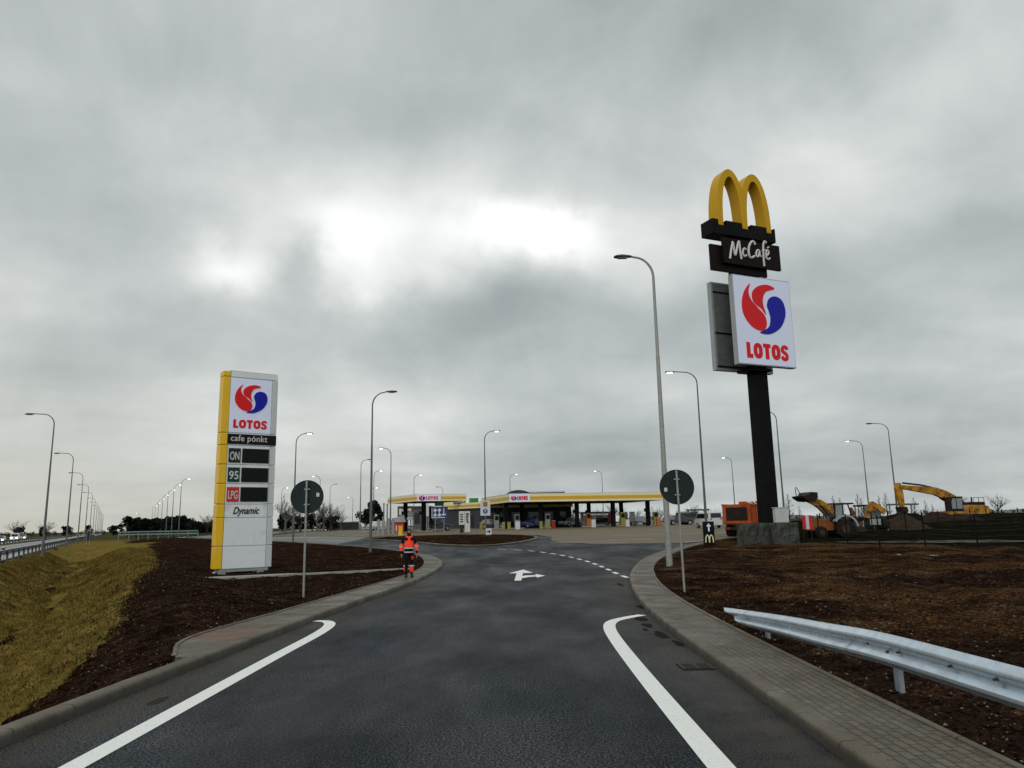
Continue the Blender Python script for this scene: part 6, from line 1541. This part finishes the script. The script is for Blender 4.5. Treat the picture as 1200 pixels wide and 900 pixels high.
# ------------------------------------------------------------------ the worker
def worker(x, y, z, rz):
    t = thing('person', 'worker in orange high visibility jacket and dark trousers standing on the left path corner', 'person', (x, y, z), rz)
    def skinmesh(name, verts, edges, m, parent, sub=2):
        me = bpy.data.meshes.new(name); me.from_pydata([v[:3] for v in verts], edges, []); o = bpy.data.objects.new(name, me); COL.objects.link(o); o.parent = parent
        md = o.modifiers.new('s', 'SKIN'); me.skin_vertices[0].data[0].use_root = True
        for i, v in enumerate(verts): me.skin_vertices[0].data[i].radius = (v[3], v[4] if len(v) > 4 else v[3])
        s = o.modifiers.new('d', 'SUBSURF'); s.levels = sub; s.render_levels = sub
        me.materials.append(G_(m)); return o
    # body (dark clothing), facing -y
    V = [(0, 0, .95, .15, .12), (0, 0, 1.12, .15, .12), (0, 0, 1.32, .17, .12), (0, 0, 1.46, .10, .09), (0, -.01, 1.54, .06), (0, -.02, 1.62, .085, .09), (0, -.02, 1.71, .09, .10), (0, -.01, 1.78, .06),
         (-.09, 0, .88, .10), (-.10, -.07, .50, .075), (-.105, -.02, .10, .05), (-.11, -.15, .05, .045),
         (.09, 0, .88, .10), (.10, .0, .50, .075), (.11, .02, .10, .05), (.13, -.12, .05, .045),
         (-.21, 0, 1.42, .07), (-.28, .01, 1.16, .055), (-.29, -.07, .93, .042), (-.29, -.09, .86, .035),
         (.21, 0, 1.42, .07), (.28, .01, 1.16, .055), (.29, -.06, .93, .042), (.29, -.08, .86, .035)]
    E_ = [(0, 1), (1, 2), (2, 3), (3, 4), (4, 5), (5, 6), (6, 7), (0, 8), (8, 9), (9, 10), (10, 11), (0, 12), (12, 13), (13, 14), (14, 15), (3, 16), (16, 17), (17, 18), (18, 19), (3, 20), (20, 21), (21, 22), (22, 23)]
    body = skinmesh('body', V, E_, 'cloth_navy', t)
    skinmesh('jacket', [(0, 0, 1.02, .185, .15), (0, 0, 1.18, .185, .15), (0, 0, 1.34, .21, .15), (0, 0, 1.46, .15, .12), (0, 0, 1.53, .09, .085), (-.17, 0, 1.43, .095), (.17, 0, 1.43, .095)], [(0, 1), (1, 2), (2, 3), (3, 4), (3, 5), (3, 6)], 'hi_vis', t)
    for s in (-1, 1):
        sl_ = skinmesh('sleeve', [(s*.270, .01, 1.27, .074), (s*.295, -.03, 1.05, .065), (s*.295, -.07, .95, .058)], [(0, 1), (1, 2)], 'hi_vis', t)
        lg = skinmesh('trouser_cuff', [(s*.103, .0, .44, .088), (s*.108, .01, .25, .080), (s*.11, .012, .17, .074)], [(0, 1), (1, 2)], 'hi_vis', t)
        MB().tube([(s*.104, 0, .40), (s*.106, 0, .445)], .10, 16).build('reflective_band', 'reflective', lg)
        MB().tube([(s*.29, -.005, 1.13), (s*.291, -.015, 1.17)], .078, 14).build('reflective_band', 'reflective', sl_)
        hv = [(s*.29, -.09, .87, .03), (s*.29, -.10, .82, .034, .02), (s*.29, -.105, .78, .03, .018)]; he = [(0, 1), (1, 2)]
        for k in range(4):
            yy = -.13+.018*k; i0 = len(hv); hv += [(s*.285, yy, .755, .009), (s*(.275-.003*k), yy+.004, .715-.006*(k == 1), .008), (s*.262, yy+.006, .69, .007)]; he += [(2, i0), (i0, i0+1), (i0+1, i0+2)]
        i0 = len(hv); hv += [(s*.275, -.135, .82, .011), (s*.262, -.15, .785, .009)]; he += [(1, i0), (i0, i0+1)]
        skinmesh('hand', hv, he, 'skin', t, 1)
        MB().box(s*.115, -.05, .05, .10, .29, .10, bev=.03).build('boot', 'boot', t)
    for z_ in (1.08, .93): 
        b = MB(); n = 24; rx_, ry_ = (.20, .165) if z_ > 1 else (.178, .15)
        for zz in (z_-.022, z_+.022):
            for k in range(n): b.v.append((rx_*math.cos(2*PI*k/n), ry_*math.sin(2*PI*k/n), zz))
        b.f = [(k, (k+1) % n, n+(k+1) % n, n+k) for k in range(n)]; b.build('reflective_band', 'reflective', t)
    h = MB(); bm = bmesh.new(); bmesh.ops.create_uvsphere(bm, u_segments=20, v_segments=14, radius=1)
    for v in bm.verts:
        c = v.co; c.x *= .076; c.y *= .098; c.z *= .118
        if c.z < -.03: c.x *= .86; c.y *= .9
        if c.y < -.085 and abs(c.x) < .02 and -.03 < c.z < .02: c.y -= .02
    h.add([(v.co.x, v.co.y-.02, v.co.z+1.675) for v in bm.verts], [[q.index for q in f.verts] for f in bm.faces]); bm.free()
    fo = h.build('face', 'skin', t, smooth='all')
    for s in (-1, 1):
        MB().box(s*.03, -.112, 1.69, .024, .012, .012, bev=.003).build('eye', 'hair', fo); MB().box(s*.078, -.015, 1.675, .016, .035, .06, bev=.006).build('ear', 'skin', fo)
    MB().box(0, -.108, 1.625, .045, .014, .010, bev=.003).build('mouth', 'car_red', fo)
    h = MB(); bm = bmesh.new(); bmesh.ops.create_uvsphere(bm, u_segments=20, v_segments=12, radius=1)
    h.add([(v.co.x*.092, v.co.y*.108-.002, max(v.co.z, -.15 if v.co.y > .2 else .18)*.118+1.695) for v in bm.verts], [[q.index for q in f.verts] for f in bm.faces]); bm.free()
    h.build('hair', 'hair', t, smooth='all')
    for s in (-1, 1): pass
    MB().box(.12, -.135, .72, .10, .02, .12, rz=.2).build('pocket_patch', 'panel_red', t)
    return t
p = wp(479, 677, 29.3); worker(p.x, p.y, B(p.x, p.y)+.13, R(14))

# ------------------------------------------------------------------ small ground stuff
def scatter_clods(name, region, n, smin, smax, m):
    V = []; F = []; base = [(1, 0, 0), (-1, 0, 0), (0, 1, 0), (0, -1, 0), (0, 0, 1), (0, 0, -1)]; fb = [(0, 2, 4), (2, 1, 4), (1, 3, 4), (3, 0, 4), (2, 0, 5), (1, 2, 5), (3, 1, 5), (0, 3, 5)]
    P = np.array(region(n)); ins = ~inside(P[:, 0], P[:, 1], HOLE); P = P[ins]; Z_ = Gz(P[:, 0], P[:, 1], True)
    for (x, y), z in zip(P, Z_):
        s = random.uniform(smin, smax)*random.random()**1.4+.008; o = len(V); a_ = random.uniform(0, 6.3); sx, sy, sz = [random.uniform(.6, 1.3)*s for _ in range(3)]
        for bx_, by_, bz_ in base:
            X0 = bx_*sx+random.uniform(-.2, .2)*s; Y0 = by_*sy+random.uniform(-.2, .2)*s; V.append((x+X0*math.cos(a_)-Y0*math.sin(a_), y+X0*math.sin(a_)+Y0*math.cos(a_), z+bz_*sz*.7+s*.1))
        F += [tuple(i+o for i in f) for f in fb]
    me = bpy.data.meshes.new(name); me.from_pydata(V, [], F); me.materials.append(G_(m)); o = bpy.data.objects.new(name, me); COL.objects.link(o); o['kind'] = 'stuff'; return o
def regR(n):
    o = []
    while len(o) < n:
        y = 4+46*random.random()**1.7; x = random.uniform(3.9, y*.72+2); o.append((x, y))
    return o
def regL(n):
    o = []
    while len(o) < n:
        y = 6+54*random.random()**1.5; x = -5-random.random()*(.3*y+4)
        if offs(x, y) > 5.3: o.append((x, y))
    return o
o = scatter_clods('soil_clods', regR, 26000, .008, .055, 'clod'); tag(o, 'loose brown clods of soil over the right verge', 'soil')
o = scatter_clods('soil_clods', regL, 24000, .008, .055, 'clod'); tag(o, 'loose dark clods of soil over the left verge', 'soil')
mat('pebble', (.16, .145, .12), .8, spec=.2, var=.5, vs=6)
o = scatter_clods('pebbles', regR, 2600, .008, .028, 'pebble'); tag(o, 'scattered pale pebbles on the right verge', 'pebbles')
o = scatter_clods('pebbles', regL, 2200, .008, .028, 'pebble'); tag(o, 'scattered pale pebbles on the left verge', 'pebbles')
# grass of the ditch banks
n = 190000; y = 5+75*rng.random(n)**1.75; c = rng.uniform(-1.2, 10.5, n); x = c-5.9-.528*y
wb = .8*fbm(x, y, .25, 3); kp = (c+wb*.6 < GL_(y)-.1+rng.normal(0, .3, n)) & (c > -1.0+rng.normal(0, .2, n)) & (x > -.75*y-2) & (np.abs(c-3.0-.7*np.sin(y*.21+.6)-.25*np.sin(y*.83)) > rng.uniform(-.1, .45, n)) & ~inside(x, y, HOLE)
x, y = x[kp], y[kp]; n = len(x); z = Gz(x, y, True)
hgt = (.025+.055*rng.random(n)**1.5)*(1+y/45); az_ = rng.uniform(0, 2*PI, n); lean = rng.uniform(.2, 1.1, n)*hgt; la = rng.uniform(0, 2*PI, n)*.35+R(200); wd = .006+.0006*y
V = np.empty((n, 3, 3)); V[:, 0] = np.stack([x-np.cos(az_)*wd, y-np.sin(az_)*wd, z-.01], 1); V[:, 1] = np.stack([x+np.cos(az_)*wd, y+np.sin(az_)*wd, z-.01], 1)
V[:, 2] = np.stack([x+np.cos(la)*lean, y+np.sin(la)*lean, z+hgt], 1)
me = bpy.data.meshes.new('grass'); me.vertices.add(3*n); me.vertices.foreach_set('co', V.reshape(-1)); me.loops.add(3*n); me.loops.foreach_set('vertex_index', np.arange(3*n)); me.polygons.add(n)
me.polygons.foreach_set('loop_start', np.arange(0, 3*n, 3)); me.update(calc_edges=True); me.materials.append(G_('grass_blade'))
o = bpy.data.objects.new('grass', me); COL.objects.link(o); o['kind'] = 'stuff'; tag(o, 'short yellow green grass covering the ditch banks', 'grass')

# drop prototypes that were never placed
for k_, (pz, u_) in protos.items():
    assert u_[0]
for o in list(TB)+list(TL)+[TS]:
    assert o.name in used
